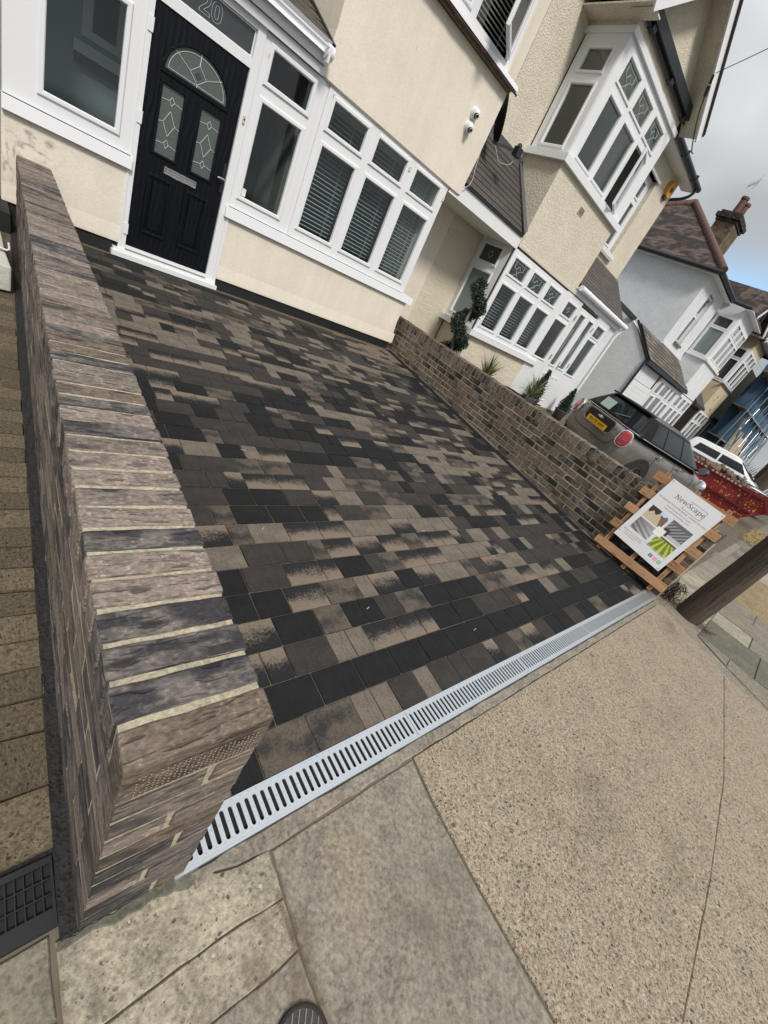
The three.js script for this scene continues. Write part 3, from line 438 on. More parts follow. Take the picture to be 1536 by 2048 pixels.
// ---------------------------------------------------------------- brick walls
function pickBrick(r) { const q = r(); return q < 0.36 ? M.brickA : q < 0.62 ? M.brickB : q < 0.8 ? M.brickC : M.brickD; }
{
  const W = 0.232, CH = 0.0755, L = 5.43, TOP0 = 0.672, r = rngOf(7);
  const w = thing('brick_wall', 'low wall of smoky brown bricks with on-edge coping, left of the drive', 'brick wall', [0.138, 0, -0.31]);
  w.rotation.order = 'YXZ'; w.rotation.set(0.0205, -0.0298, 0);
  part(w, 'mortar', [box(0.0025, W - 0.0025, -0.12, TOP0 + 0.003, -L, -0.0025), box(0.002, W - 0.002, TOP0 + 0.0025, TOP0 + 0.1058, -L, -0.008)], M.mortar);
  const B = Array.from({ length: 6 }, (_, i) => bevelBox(W, CH - 0.0105, 0.2195, 0.0028, 0.0016, rngOf(100 + i), i * 0.37, i * 0.23)), Hh = Array.from({ length: 3 }, (_, i) => bevelBox(W, CH - 0.0105, 0.104, 0.0028, 0.0014, rngOf(140 + i), i * 0.37, i * 0.23)), Q = [0.075, 0.146, 0.105, 0.116].map((qw, i) => bevelBox(qw, CH - 0.0105, 0.2195, 0.0028, 0.0014, rngOf(120 + i), i * 0.31, i * 0.29));
  for (let k = 0; k < 9; k++) {
    const y = TOP0 - (k + 0.5) * CH; let z;
    if (k % 2 === 0) { { const [a, b, wa, wb] = k % 4 ? [Q[2], Q[3], 0.105, 0.116] : [Q[1], Q[0], 0.146, 0.075]; part(w, 'brick', a, pickBrick(r), [wa / 2, y, -0.1095]); part(w, 'brick', b, pickBrick(r), [W - wb / 2, y, -0.1095]); } z = -0.23; }
    else { part(w, 'brick', pick(Hh), pickBrick(r), [W / 2, y, -0.052]); z = -0.115; }
    const floor = SLOPE * 0 - 0.06; if (y < floor) continue;
    while (z > -L + 0.05) { const wy = y - z * 0.0205, gy = SLOPE * -z; if (wy + 0.04 < gy - 0.12 && false) break; part(w, 'brick', pick(B), pickBrick(r), [W / 2 + R(-0.002, 0.002), y + R(-0.0015, 0.0015), z - 0.109], [0, R(-0.004, 0.004), 0]); z -= 0.23; if (wy < gy - 0.1) break; }
  }
  const capG = Array.from({ length: 7 }, (_, i) => lumpyBrick(W + 0.008, 0.108, 0.0635, 160 + i, 0.0013, 0.006, 16, 7, 6));
  for (let i = 0; i < 72; i++) part(w, 'coping_brick', capG[(i * 3 + Math.floor(r() * 2)) % 7], [M.brickD, M.brickB, M.brickB, M.brickB, M.brickC, M.brickC, M.brickB, M.brickC, M.brickA, M.brickC][i] ?? pickBrick(r), [W / 2 + R(-0.002, 0.002), TOP0 + 0.058 + R(-0.003, 0.003), -0.032 - i * 0.0757], [R(-0.02, 0.02), R(-0.012, 0.012), R(-0.01, 0.01) + (i % 2 ? Math.PI : 0)]);
  // keyed dots on the exposed stretcher face of the end coping brick
  const dots = []; for (let i = 0; i < 24; i++) for (let k = 0; k < 8; k++) if (rnd() < 0.9) { const s = new THREE.SphereGeometry(0.0017, 6, 5); s.scale(1, 1.3, 0.6); dots.push(moved(s, 0.022 + i * 0.0082 + R(-0.001, 0.001), TOP0 + 0.016 + k * 0.0088 + R(-0.001, 0.001), 0.0026)); }
  const dm = part(w, 'key_dots', dots, mat('pale_key_dot', [0.27, 0.215, 0.165], 0.9));
  dm.userData.kind = 'stuff';
}
{
  const W = 0.22, CH = 0.0755, L = 5.95, TOP0 = 0.748, r = rngOf(17);
  const w = thing('brick_wall', 'low wall of brown and charcoal bricks between the drive and the neighbouring car', 'brick wall', [5.127, 0, -0.245]);
  w.rotation.order = 'YXZ'; w.rotation.set(0.011, -0.031, 0);
  part(w, 'mortar', [box(0.003, W - 0.003, -0.1, TOP0 + 0.003, -L, -0.003), box(0.003, W - 0.003, TOP0 + 0.0025, TOP0 + 0.1055, -L, -0.004)], M.mortarB);
  const B = Array.from({ length: 6 }, (_, i) => bevelBox(W, CH - 0.0105, 0.2195, 0.0026, 0.0012, rngOf(200 + i), i * 0.37, i * 0.23)), Hf = Array.from({ length: 3 }, (_, i) => bevelBox(W, CH - 0.0105, 0.1045, 0.0026, 0.0012, rngOf(220 + i), i * 0.31, i * 0.29));
  const tone = () => { const q = r(); return q < 0.34 ? M.brickD : q < 0.56 ? M.brickE : q < 0.72 ? M.brickA : M.brickF; };
  for (let k = 0; k < 10; k++) {
    const y = TOP0 - (k + 0.5) * CH; let z = 0, first = true;
    while (z > -L + 0.02) { const half = first && k % 2, len = half ? 0.115 : 0.23; if (y + 0.04 > SLOPE * -z + 0.011 * z - 0.02 + 0.0) part(w, 'brick', pick(half ? Hf : B), tone(), [W / 2 + R(-0.002, 0.002), y + R(-0.001, 0.001), z - len / 2], [0, R(-0.003, 0.003), 0]); z -= len; first = false; }
  }
  const capG = Array.from({ length: 7 }, (_, i) => bevelBox(W + 0.004, 0.107, 0.065, 0.003, 0.0014, rngOf(240 + i), i * 0.41, i * 0.21));
  for (let i = 0; i < 79; i++) part(w, 'coping_brick', pick(capG), tone(), [W / 2, TOP0 + 0.057 + R(-0.002, 0.002), -0.032 - i * 0.0755], [R(-0.012, 0.012), R(-0.01, 0.01), 0]);
}
// ---------------------------------------------------------------- windows
// a frame in the xy plane facing +z: outer rectangle, and the glass rectangles [x0, x1, y0, y1, opened?]
function windowFrame(parent, name, outer, panes, { depth = 0.07, m = M.upvc, glass = M.glass, at = [0, 0, 0], turn = 0, sash = 0.042, gm, lead } = {}) {
  const [x0, x1, y0, y1] = outer, g = [extrude(rect(x0, x1, y0, y1), depth, 0.004, panes.map(([a, b, c, d]) => rect(a - sash * 0.5, b + sash * 0.5, c - sash * 0.5, d + sash * 0.5)))];
  for (const [a, b, c, d, open] of panes) if (!open) { const s = ring(a - sash, b + sash, c - sash, d + sash, sash, 0.05, 0.008); s.translate(0, 0, depth - 0.032); g.push(s); }
  const f = part(parent, name, g, m, at, [0, turn, 0]);
  panes.forEach(([a, b, c, d, open], i) => {
    if (open) return;
    part(f, 'pane', box(a - 0.008, b + 0.008, c - 0.008, d + 0.008, depth - 0.03, depth - 0.024), gm?.[i] ?? glass);
    if (lead?.[i]) {
      const cx = (a + b) / 2, cy = (c + d) / 2, w = (b - a) / 2, h = (d - c) / 2, z = depth - 0.022, L = []; const ln = (p, q) => L.push(bar([p[0], p[1], z], [q[0], q[1], z], 0.008, 0.004));
      const dx = w * 0.26, dy = h * 0.46; ln([cx - dx, cy], [cx, cy + dy]); ln([cx, cy + dy], [cx + dx, cy]); ln([cx + dx, cy], [cx, cy - dy]); ln([cx, cy - dy], [cx - dx, cy]);
      if (lead[i] > 1) { ln([cx - w * 0.55, cy + h * 0.1], [cx - dx, cy]); ln([cx + w * 0.55, cy + h * 0.1], [cx + dx, cy]); ln([cx - w * 0.55, cy + h * 0.1], [cx - w * 0.55, cy + h]); ln([cx + w * 0.55, cy + h * 0.1], [cx + w * 0.55, cy + h]); ln([cx, cy - dy], [cx - w * 0.4, cy - h]); ln([cx, cy - dy], [cx + w * 0.4, cy - h]); ln([cx - w, cy + h * 0.75], [cx + w, cy + h * 0.75]); }
      part(f, 'leading', L, M.leadline);
    }
  });
  return f;
}
function sillGeo(x0, x1, y0, y1, z0, z1) { return uvOf(extrude([[-z1, y0], [-z0, y0], [-z0, y1], [-z1 + 0.012, y1 - 0.012]], x1 - x0, 0).rotateY(Math.PI / 2).translate(x0, 0, 0)); }
const ZF = -5.75;
// ---------------------------------------------------------------- number 20: the cream house with the black door
const h20 = thing('cream_house', 'smooth cream rendered house with white windows and glossy black front door', 'house');
{
  const wall = [];
  wall.push(box(0.2, 1.105, 0.509, 1.19, -5.95, ZF + 0.012), box(2.135, 4.98, 0.509, 1.18, -5.95, ZF + 0.012));
  // bell-mouth foot of the render, flared out and curling up at the right end
  for (const [a, b] of [[0.2, 1.105], [2.135, 5.19]]) { const s = extrude([[-(ZF + 0.012), 0.66], [-(ZF + 0.026), 0.53], [-(ZF + 0.026), 0.507], [-(ZF - 0.05), 0.507], [-(ZF - 0.05), 0.66]], b - a, 0); s.rotateY(Math.PI / 2); s.translate(a, 0, 0); wall.push(uvOf(s)); }
  { const s = extrude([[4.975, 0.507], [5.205, 0.485], [5.165, 0.62], [5.13, 0.85], [5.15, 1.18], [4.975, 1.18]], 0.2, 0.008); s.translate(0, 0, ZF - 0.19); wall.push(s); }
  wall.push(box(4.9, 4.985, 0.3, 2.9, -6.7, -5.82));                          // right return
  wall.push(box(4.985, 6.11, 0.25, 3.55, -6.85, -6.6), box(2.7, 6.11, 3.55, 6.3, -6.85, -6.6), box(0.2, 2.7, 3.38, 6.3, -6.85, -6.6));
  wall.push(box(0.2, 0.34, 0.3, 3.0, -6.85, -5.95), box(0.2, 0.34, 0.3, 6.3, -12, -6.6), box(0.2, 6.11, 0.3, 6.3, -12.2, -12));
  part(h20, 'wall', wall, M.render);
  // first floor bay front: straight left side with a small kick, bottom edge over the windows
  const bay = extrude([[2.72, 2.815], [2.79, 2.80], [5.19, 2.785], [5.235, 2.80], [5.245, 3.0], [5.262, 3.3], [5.27, 4.04], [2.745, 4.04], [2.745, 3.45], [2.75, 3.2], [2.735, 3.0], [2.705, 2.9]], 0.86, 0.012); bay.translate(0, 0, -6.58);
  const by = part(h20, 'upper_bay', uvOf(bay), M.render); by.userData.label = 'smooth cream bay above the row of windows';
  part(h20, 'stain', extrude(ngon(0, 0, 0.006, 7, 0.028), 0.002), mat('rust_mark', [0.25, 0.2, 0.13], 0.9), [3.7, 3.595, -5.722]);
  part(h20, 'upper_bay_wall', [box(2.8, 5.25, 4.12, 4.2, -6.6, -5.80), box(2.8, 2.95, 4.2, 5.75, -6.6, -5.80), box(5.14, 5.25, 4.2, 5.75, -6.6, -5.86), box(2.8, 5.25, 5.6, 6.3, -6.6, -5.80)], M.render);
  // tile course under the upper window
  for (let i = 0; i < 15; i++) { const g = bevelBox(0.172, 0.022, 0.17, 0.004, 0.003); part(h20, 'sill_tile', g, mat('brown_sill_tile', [0.06, 0.03, 0.027], 0.55), [2.82 + i * 0.1735, 4.085, -5.69], [0.42 + R(-0.03, 0.03), 0, 0]); }
  part(h20, 'tile_bed', box(2.76, 5.28, 4.05, 4.075, -5.84, -5.70), M.mortar);
  part(h20, 'window_sill', sillGeo(2.78, 5.36, 4.10, 4.165, -5.86, -5.66), M.upvc);
  part(h20, 'plinth', [box(0.2, 1.05, 0.2, 0.506, -5.95, ZF + 0.006), box(2.14, 5.13, 0.2, 0.506, -5.95, ZF + 0.006), box(4.90, 5.13, 0.2, 0.47, -6.6, -5.76)], M.plinth);
  part(h20, 'air_vent', [box(3.93, 4.15, 0.41, 0.48, ZF, ZF + 0.009), ...Array.from({ length: 10 }, (_, i) => box(3.94 + i * 0.0215, 3.952 + i * 0.0215, 0.415, 0.475, ZF + 0.0085, ZF + 0.016))], M.plinth);
  // ground floor windows
  const up = [2.46, 2.706], lo = [1.427, 2.284];
  windowFrame(h20, 'window', [0.205, 1.13, 1.29, 2.87], [[0.465, 0.98, 1.436, 2.284], [0.465, 0.98, 2.46, 2.706]], { at: [0, 0, ZF - 0.07] });
  windowFrame(h20, 'window', [2.105, 2.80, 1.285, 2.80], [[2.206, 2.676, ...lo], [2.206, 2.676, ...up]], { at: [0, 0, ZF - 0.07] });
  windowFrame(h20, 'window', [2.865, 5.0, 1.285, 2.80], [[2.966, 3.462, ...lo], [2.966, 3.462, ...up], [3.648, 4.168, ...lo], [3.648, 4.168, ...up], [4.352, 4.852, ...lo], [4.352, 4.852, ...up]], { at: [0, 0, ZF - 0.07] });
  part(h20, 'window_post', extrude(rect(2.801, 2.864, 1.285, 2.80), 0.055, 0.004), M.upvc, [0, 0, ZF - 0.07]);
  part(h20, 'window_sill', sillGeo(2.07, 5.22, 1.172, 1.286, ZF - 0.1, ZF + 0.055), M.upvc); part(h20, 'window_sill', sillGeo(0.2, 1.14, 1.182, 1.29, ZF - 0.1, ZF + 0.055), M.upvc);
  const cl = [[2.18, 2.64], [2.94, 2.73], [3.625, 2.73], [4.985, 2.63], [4.24, 2.66]]; for (const [x, y] of cl) part(h20, 'trickle_cap', extrude(roundRect(x - 0.016, x + 0.016, y - 0.03, y + 0.03, 0.012), 0.012, 0.003), mat('cream_plastic', [0.6, 0.57, 0.45], 0.5), [0, 0, ZF + 0.001]);
  // upper bay window with one light standing open
  windowFrame(h20, 'window', [2.95, 5.13, 4.165, 5.6], [[3.06, 3.55, 4.29, 5.5], [3.72, 4.2, 4.29, 5.5], [4.37, 5.04, 4.27, 5.5, true]], { at: [0, 0, ZF - 0.08] });
  { const s = part(h20, 'open_sash', ring(0, 0.70, 4.26, 5.52, 0.06, 0.05, 0.01), M.upvc, [5.06, 0, ZF + 0.0], [0, Math.PI - 0.0, 0]); s.rotation.y = Math.PI + 0.62; s.position.set(5.05, 0, ZF + 0.03); part(s, 'pane', box(0.05, 0.65, 4.31, 5.47, 0.018, 0.026), M.darkGlass); }
  // inside: dim rooms behind the glass
  part(h20, 'room', [box(0.34, 5.0, 0.35, 0.42, -11.9, -5.96), box(0.34, 5.0, 2.86, 2.95, -11.9, -5.84), box(2.78, 5.9, 0.42, 2.86, -9.2, -9.1), box(0.34, 2.8, 0.42, 2.86, -6.84, -6.72), box(2.72, 2.80, 0.42, 2.86, -9.1, -5.98), box(2.82, 5.14, 3.9, 4.04, -11.9, -5.84), box(2.82, 5.14, 5.7, 5.8, -11.9, -5.84)], M.room); part(h20, 'porch_lining', [box(0.341, 2.72, 0.421, 2.859, -6.719, -6.70)], mat('pale_porch_wall', [0.36, 0.39, 0.42], 0.7)); part(h20, 'inner_window', [box(0.80, 1.14, 2.0, 2.8, -6.699, -6.66), box(0.74, 1.2, 1.86, 1.95, -6.699, -6.62), box(2.50, 2.55, 0.5, 2.86, -6.699, -6.62)], M.upvcOld); part(h20, 'inner_pane', [box(0.88, 1.075, 2.065, 2.75, -6.659, -6.652), box(2.56, 2.71, 0.5, 2.86, -6.699, -6.66), box(0.76, 1.18, 1.78, 1.859, -6.699, -6.64)], mat('dark_inner_pane', [0.02, 0.024, 0.03], 0.4)); part(h20, 'upper_room', [box(2.82, 5.2, 4.04, 5.7, -8.6, -8.5), box(5.14, 5.24, 4.21, 5.6, -8.5, -5.87), box(2.82, 2.9, 4.04, 5.7, -8.5, -6.0)], M.roomDark);
  // simple pitched roof, out of frame above
  part(h20, 'roof', [quadPoly([[-0.1, 6.2, -6.2], [6.11, 6.2, -6.2], [6.11, 9.1, -9.4], [-0.1, 9.1, -9.4]]), quadPoly([[-0.1, 9.1, -9.4], [6.11, 9.1, -9.4], [6.11, 6.2, -12.6], [-0.1, 6.2, -12.6]]), quadPoly([[2.6, 6.3, -5.5], [4.0, 7.4, -5.5], [4.0, 7.4, -7.8], [2.6, 6.3, -6.6]]), quadPoly([[5.4, 6.3, -5.5], [4.0, 7.4, -5.5], [4.0, 7.4, -7.8], [5.4, 6.3, -6.6]]), quadPoly([[2.6, 6.3, -5.78], [5.4, 6.3, -5.78], [4.0, 7.4, -5.78]])], M.roofFar);
  // porch roof
  const P = (x, t) => [x, lerp(3.03, 3.47, t), lerp(-5.66, -6.62, t)];
  part(h20, 'porch_roof', [quadPoly([P(-0.1, 0), P(2.70, 0), P(2.72, 1), P(-0.1, 1)]), box(-0.1, 2.70, 2.87, 2.90, -6.6, -5.69)], M.roomDark);
  const tg = Array.from({ length: 4 }, (_, i) => bevelBox(0.162, 0.013, 0.2, 0.002, 0.0015, rnd, i * 0.2, i * 0.3)), ang = Math.atan2(0.44, 0.96), len = Math.hypot(0.44, 0.96);
  for (let k = 0; k < 10; k++) for (let i = 0; i < 17; i++) { const t = (k * 0.105 + 0.09) / len, x = 2.63 - i * 0.1645 - (k % 2) * 0.08; const [, y, z] = P(0, t); part(h20, 'roof_tile', tg[(i * 5 + k * 3) % 4], [M.slate, M.slateB, M.slateC][(i * 7 + k * 5) % 3], [x, y + 0.022, z], [ang - 0.045, 0, 0]); }
  part(h20, 'verge', bar([2.725, 3.03, -5.64], [2.735, 3.49, -6.6], 0.03, 0.06), M.black);
  const gut = new THREE.CylinderGeometry(0.055, 0.055, 2.78, 14, 1, false, Math.PI / 2, Math.PI); gut.rotateZ(Math.PI / 2); const gg = part(h20, 'gutter', [gut.toNonIndexed(), box(-1.39, 1.39, -0.012, 0.004, 0.03, 0.06)], M.upvc, [1.3, 3.0, -5.615], [0, 0, 0]);
  part(h20, 'gutter_end', [rod([2.64, 2.968, -5.615], [2.72, 2.968, -5.615], 0.062, 14), box(2.655, 2.675, 2.88, 3.0, -5.7, -5.55)], M.upvc);
  part(h20, 'fascia', [box(-0.1, 2.72, 2.875, 3.02, -5.69, -5.668), box(0.2, 2.10, 2.80, 2.875, -5.80, -5.72), box(0.15, 2.73, 2.80, 2.872, -5.72, -5.70)], M.upvc);
  // front door in its white frame, transom light with the number
  part(h20, 'door_frame', [box(1.128, 1.172, 0.40, 2.80, ZF - 0.075, ZF + 0.012), box(2.018, 2.10, 0.40, 2.80, ZF - 0.075, ZF + 0.012), box(1.172, 2.018, 2.462, 2.54, ZF - 0.075, ZF + 0.006), box(1.172, 2.018, 2.75, 2.80, ZF - 0.075, ZF + 0.006), box(1.105, 1.127, 0.43, 1.19, ZF - 0.08, ZF + 0.02), box(2.101, 2.134, 0.43, 1.175, ZF - 0.08, ZF + 0.02)], M.upvc);
  const tr = part(h20, 'transom_light', ring(1.174, 2.016, 2.542, 2.748, 0.012, 0.03, 0.003), M.upvc, [0, 0, ZF - 0.045]); part(tr, 'pane', box(1.18, 2.01, 2.55, 2.742, 0.008, 0.014), M.darkGlass);
  const th = part(h20, 'threshold', [box(1.045, 2.145, 0.385, 0.43, ZF - 0.09, ZF + 0.085), box(1.06, 2.13, 0.431, 0.458, ZF - 0.09, ZF + 0.045), box(1.172, 2.018, 0.459, 0.505, ZF - 0.075, ZF + 0.0)], M.upvc); part(th, 'trim', box(1.172, 2.018, 0.462, 0.474, ZF, ZF + 0.012), M.steel);
  const arch = []; for (let i = 0; i <= 20; i++) { const a = Math.PI * i / 20; arch.push([1.59 + 0.285 * Math.cos(a), 2.07 + 0.252 * Math.sin(a)]); }
  const archO = []; for (let i = 0; i <= 20; i++) { const a = Math.PI * i / 20; archO.push([1.59 + 0.315 * Math.cos(a), 2.055 + 0.297 * Math.sin(a)]); } archO.push([1.275, 2.035], [1.905, 2.035]);
  const g1 = rect(1.312, 1.502, 1.42, 1.957), g2 = rect(1.665, 1.857, 1.416, 1.953);
  const door = part(h20, 'door', [extrude(rect(1.178, 2.012, 0.508, 2.458), 0.045, 0.003, [arch, g1, g2])], M.door, [0, 0, ZF - 0.052]); door.userData.label = 'glossy black woodgrain front door with leaded glass';
  const mould = (out, inn, d = 0.014) => { const g = extrude(out, d, 0.005, [inn]); g.translate(0, 0, 0.0445); return g; };
  const archO2 = [...archO.slice(0, 21), [1.275, 2.04], [1.905, 2.04]]; archO2.splice(21, 2); archO2.unshift([1.905, 2.03]); archO2.push([1.275, 2.03]);
  part(door, 'moulding', [mould(archO2, arch), mould(rect(1.288, 1.526, 1.396, 1.981), g1), mould(rect(1.641, 1.881, 1.392, 1.977), g2)], M.door);
  for (const [a, b] of [[1.288, 1.52], [1.645, 1.885]]) { part(door, 'raised_panel', [extrude(rect(a, b, 0.68, 1.235), 0.016, 0.006, [rect(a + 0.028, b - 0.028, 0.708, 1.207)]).translate(0, 0, 0.0445), extrude(rect(a + 0.05, b - 0.05, 0.73, 1.185), 0.014, 0.012).translate(0, 0, 0.0445)], M.door); }
  part(door, 'glass', [extrude(arch, 0.006).translate(0, 0, 0.03), extrude(g1, 0.006).translate(0, 0, 0.03), extrude(g2, 0.006).translate(0, 0, 0.03)], M.obscure);
  const LD = [], ln = (p, q, w = 0.007) => LD.push(bar([...p, 0.038], [...q, 0.038], w, 0.004));
  for (const [a, b, c, d] of [[1.312, 1.502, 1.42, 1.957], [1.665, 1.857, 1.416, 1.953]]) {
    const cx = (a + b) / 2, dia = (y, w, h) => { ln([cx - w, y], [cx, y + h]); ln([cx, y + h], [cx + w, y]); ln([cx + w, y], [cx, y - h]); ln([cx, y - h], [cx - w, y]); };
    dia(c + 0.44, 0.022, 0.036, 0.01); dia(c + 0.265, 0.052, 0.1); dia(c + 0.1, 0.022, 0.036);
    for (const y of [c + 0.44, c + 0.1, c + 0.265]) { const w = y === c + 0.265 ? 0.052 : 0.022; ln([a, y - 0.012], [cx - w, y], 0.005); ln([cx + w, y], [b, y - 0.012], 0.005); }
  }
  { const c = [1.59, 2.16]; ln([c[0] - 0.075, c[1]], [c[0], c[1] + 0.072]); ln([c[0], c[1] + 0.072], [c[0] + 0.075, c[1]]); ln([c[0] + 0.075, c[1]], [c[0], c[1] - 0.07]); ln([c[0], c[1] - 0.07], [c[0] - 0.075, c[1]]); ln([c[0], c[1] + 0.072], [c[0], 2.32]); ln([c[0], c[1] - 0.07], [c[0], 2.07]); ln([c[0] - 0.075, c[1]], [1.36, 2.24]); ln([c[0] + 0.075, c[1]], [1.82, 2.24]);
    for (let i = 0; i < 16; i++) { const a = Math.PI * (i + 0.0) / 16, b = Math.PI * (i + 1) / 16; ln([1.59 + 0.255 * Math.cos(a), 2.082 + 0.215 * Math.sin(a)], [1.59 + 0.255 * Math.cos(b), 2.082 + 0.215 * Math.sin(b)], 0.005); } ln([1.335, 2.085], [1.845, 2.085], 0.005);
    part(door, 'bevel', extrude([[c[0] - 0.03, c[1]], [c[0], c[1] - 0.03], [c[0] + 0.03, c[1]], [c[0], c[1] + 0.03]], 0.006, 0.002).translate(0, 0, 0.036), M.darkGlass); }
  part(door, 'leading', LD, M.leadline);
  const lb = part(door, 'letterbox', ring(1.422, 1.74, 1.28, 1.345, 0.012, 0.014, 0.004), M.chrome, [0, 0, 0.0445]); part(lb, 'flap', extrude(rect(1.434, 1.728, 1.292, 1.333), 0.009, 0.004), M.steel);
  const hd = part(door, 'handle', extrude(roundRect(1.972, 2.0, 1.36, 1.635, 0.013), 0.01, 0.003), M.black, [0, 0, 0.0445]); part(hd, 'lever', [rod([1.986, 1.488, 0.01], [1.986, 1.488, 0.05], 0.01), tube([[1.986, 1.488, 0.048], [1.95, 1.49, 0.05], [1.915, 1.485, 0.048]], 0.0095, 8).toNonIndexed()], M.chrome);
  for (const y of [0.66, 1.62, 2.28]) part(h20, 'hinge', [box(1.138, 1.168, y - 0.05, y + 0.05, ZF + 0.012, ZF + 0.022), rod([1.172, y - 0.05, ZF + 0.018], [1.172, y + 0.05, ZF + 0.018], 0.009)], M.upvc);
  const bell = part(h20, 'doorbell', extrude(roundRect(2.048, 2.072, 2.03, 2.10, 0.006), 0.014, 0.003), mat('cream_bell', [0.55, 0.50, 0.38], 0.5), [0, 0, ZF + 0.012]); part(bell, 'button', extrude(ngon(2.06, 2.068, 0.0075, 12), 0.018, 0.002), M.black);
  part(h20, 'window_sticker', extrude(rect(2.212, 2.262, 1.435, 1.51), 0.001), M.upvcOld, [0, 0, ZF - 0.022]);
}
{ // mildew and scuffs on the render left of the door
  const n = fbm(7, 9, 4, 501); const al = texture(128, 128, (u, v) => smooth(0.5, 0.1, Math.hypot((u - 0.5) * 1.0, (v - 0.55) * 0.95)) * smooth(0.45, 0.8, n(u, v)) * 0.6, false);
  part(h20, 'mildew', new THREE.PlaneGeometry(0.5, 0.34), new THREE.MeshStandardMaterial({ name: 'mildew', color: lin(0.09, 0.085, 0.07), roughness: 0.95, alphaMap: al, transparent: true }), [0.42, 1.0, ZF + 0.0135]);
  part(h20, 'mildew', new THREE.PlaneGeometry(0.16, 0.5), new THREE.MeshStandardMaterial({ name: 'flaking', color: lin(0.2, 0.14, 0.09), roughness: 0.95, alphaMap: al, transparent: true }), [0.25, 0.8, ZF + 0.0135]);
}
{ // outlined numerals on the transom glass
  const font = await new FontLoader().loadAsync('fonts/droid/droid_sans_bold.typeface.json'), g = [];
  for (const s of font.generateShapes('20', 0.135)) { const e = s.extractPoints(10); for (const c of [e.shape, ...e.holes]) c.forEach((p, i) => { const q = c[(i + 1) % c.length]; if (p.distanceTo(q) > 1e-4) g.push(bar([p.x, p.y, 0], [q.x, q.y, 0], 0.005, 0.003)); }); }
  const n = part(h20, 'house_number', g, mat('silver_outline', [0.42, 0.45, 0.48], 0.4)); n.position.set(1.50, 2.585, ZF - 0.028);
}
// ---------------------------------------------------------------- blinds, one behind each window
function blind(x0, x1, y0, y1, z, label, groupName, { pitch = 0.046, m = M.slat, tilt = 0.2, turn = 0 } = {}) {
  const b = thing('venetian_blind', label, 'blind', [(x0 + x1) / 2, 0, z], turn, groupName), w = x1 - x0, g = new THREE.BoxGeometry(w, 0.0035, 0.046);
  part(b, 'head_rail', box(-w / 2, w / 2, y1, y1 + 0.03, -0.02, 0.02), m);
  for (let y = y1 - 0.02; y > y0; y -= pitch) part(b, 'slat', g, m, [0, y, 0], [tilt + R(-0.03, 0.03), 0, R(-0.002, 0.002)]);
  part(b, 'cord', [-0.3, 0.3].map((k) => box(k * w - 0.002, k * w + 0.002, y0, y1, 0.022, 0.025)), m);
}
blind(2.93, 3.50, 1.42, 2.73, -5.93, 'grey venetian blind in the left light of the wide cream-house window', 'blinds in the cream house');
blind(3.61, 4.21, 1.42, 2.73, -5.93, 'grey venetian blind in the middle light of the wide cream-house window', 'blinds in the cream house');
blind(4.31, 4.89, 1.42, 2.73, -5.93, 'grey venetian blind with a pale curtain behind, right light of the wide window', 'blinds in the cream house');
{ const g = []; for (let i = 0; i < 26; i++) g.push(rod([4.62 + i * 0.013, 1.3, -6.0 + 0.012 * Math.sin(i * 1.7)], [4.62 + i * 0.013, 2.74, -6.0 + 0.012 * Math.sin(i * 1.7 + 0.4)], 0.011, 6)); tag(part(null, 'curtain', g, M.curtain), 'pale pleated curtain behind the right-hand blind of the cream house', 'curtain'); }
blind(4.30, 5.10, 4.2, 5.5, -5.95, 'grey blind inside the open upper window of the cream house');
{ // security cameras on the bay
  const cam = thing('security_camera', 'upper of two white dome cameras on the cream bay', 'camera', [4.855, 3.60, -5.72], 0, 'dome cameras on the cream bay');
  const b = new THREE.CylinderGeometry(0.058, 0.066, 0.035, 24); b.rotateX(Math.PI / 2); b.translate(0, 0, 0.017); part(cam, 'base', b, M.upvc);
  const s = new THREE.SphereGeometry(0.054, 24, 16); s.scale(1, 1, 0.9); s.translate(0, 0, 0.05); part(cam, 'ball', s, M.upvc);
  const e = new THREE.CylinderGeometry(0.03, 0.034, 0.03, 20); e.rotateX(Math.PI / 2); e.translate(0, 0, 0.093); const eye = part(cam, 'lens', e, M.black, [0, 0, 0], [0.35, -0.15, 0]); const rr = new THREE.TorusGeometry(0.022, 0.004, 8, 20); rr.translate(0, 0, 0.109); part(eye, 'lens_ring', rr, M.steel);
  const c2 = cam.clone(); c2.name = numbered('security_camera'); c2.position.set(4.845, 3.445, -5.72); c2.rotation.z = 0.2; scene.add(c2); c2.userData = { ...cam.userData, label: 'lower of two white dome cameras on the cream bay' };
}
// ---------------------------------------------------------------- number 22: pebble dashed neighbour
function tiledSlope(parent, x0, x1, low, high, tileW, gauge, mats) { // low / high: [y, z]; individual tiles laid in courses
  const len = Math.hypot(high[0] - low[0], high[1] - low[1]), a = Math.atan2(high[0] - low[0], -(high[1] - low[1])), gs = Array.from({ length: 4 }, (_, i) => bevelBox(tileW - 0.003, 0.02, gauge * 1.5, 0.003, 0.0015, rnd, i * 0.3, i * 0.2)), rows = Math.floor(len / gauge);
  part(parent, 'roof_deck', quadPoly([[x0, low[0] - 0.03, low[1]], [x1, low[0] - 0.03, low[1]], [x1, high[0] - 0.03, high[1]], [x0, high[0] - 0.03, high[1]]]), M.roomDark);
  for (let k = 0; k < rows; k++) for (let x = x0 + (k % 2 ? 0 : -tileW / 2); x < x1; x += tileW) {
    const a0 = Math.max(x, x0), a1 = Math.min(x + tileW, x1); if (a1 - a0 < 0.03) continue;
    const t = (k * gauge + gauge * 0.55) / len, p = part(parent, 'roof_tile', gs[Math.floor(rnd() * 4)], pick(mats), [(a0 + a1) / 2, lerp(low[0], high[0], t) + 0.024, lerp(low[1], high[1], t)], [a - 0.09, 0, 0]); p.scale.x = (a1 - a0) / tileW;
  }
}
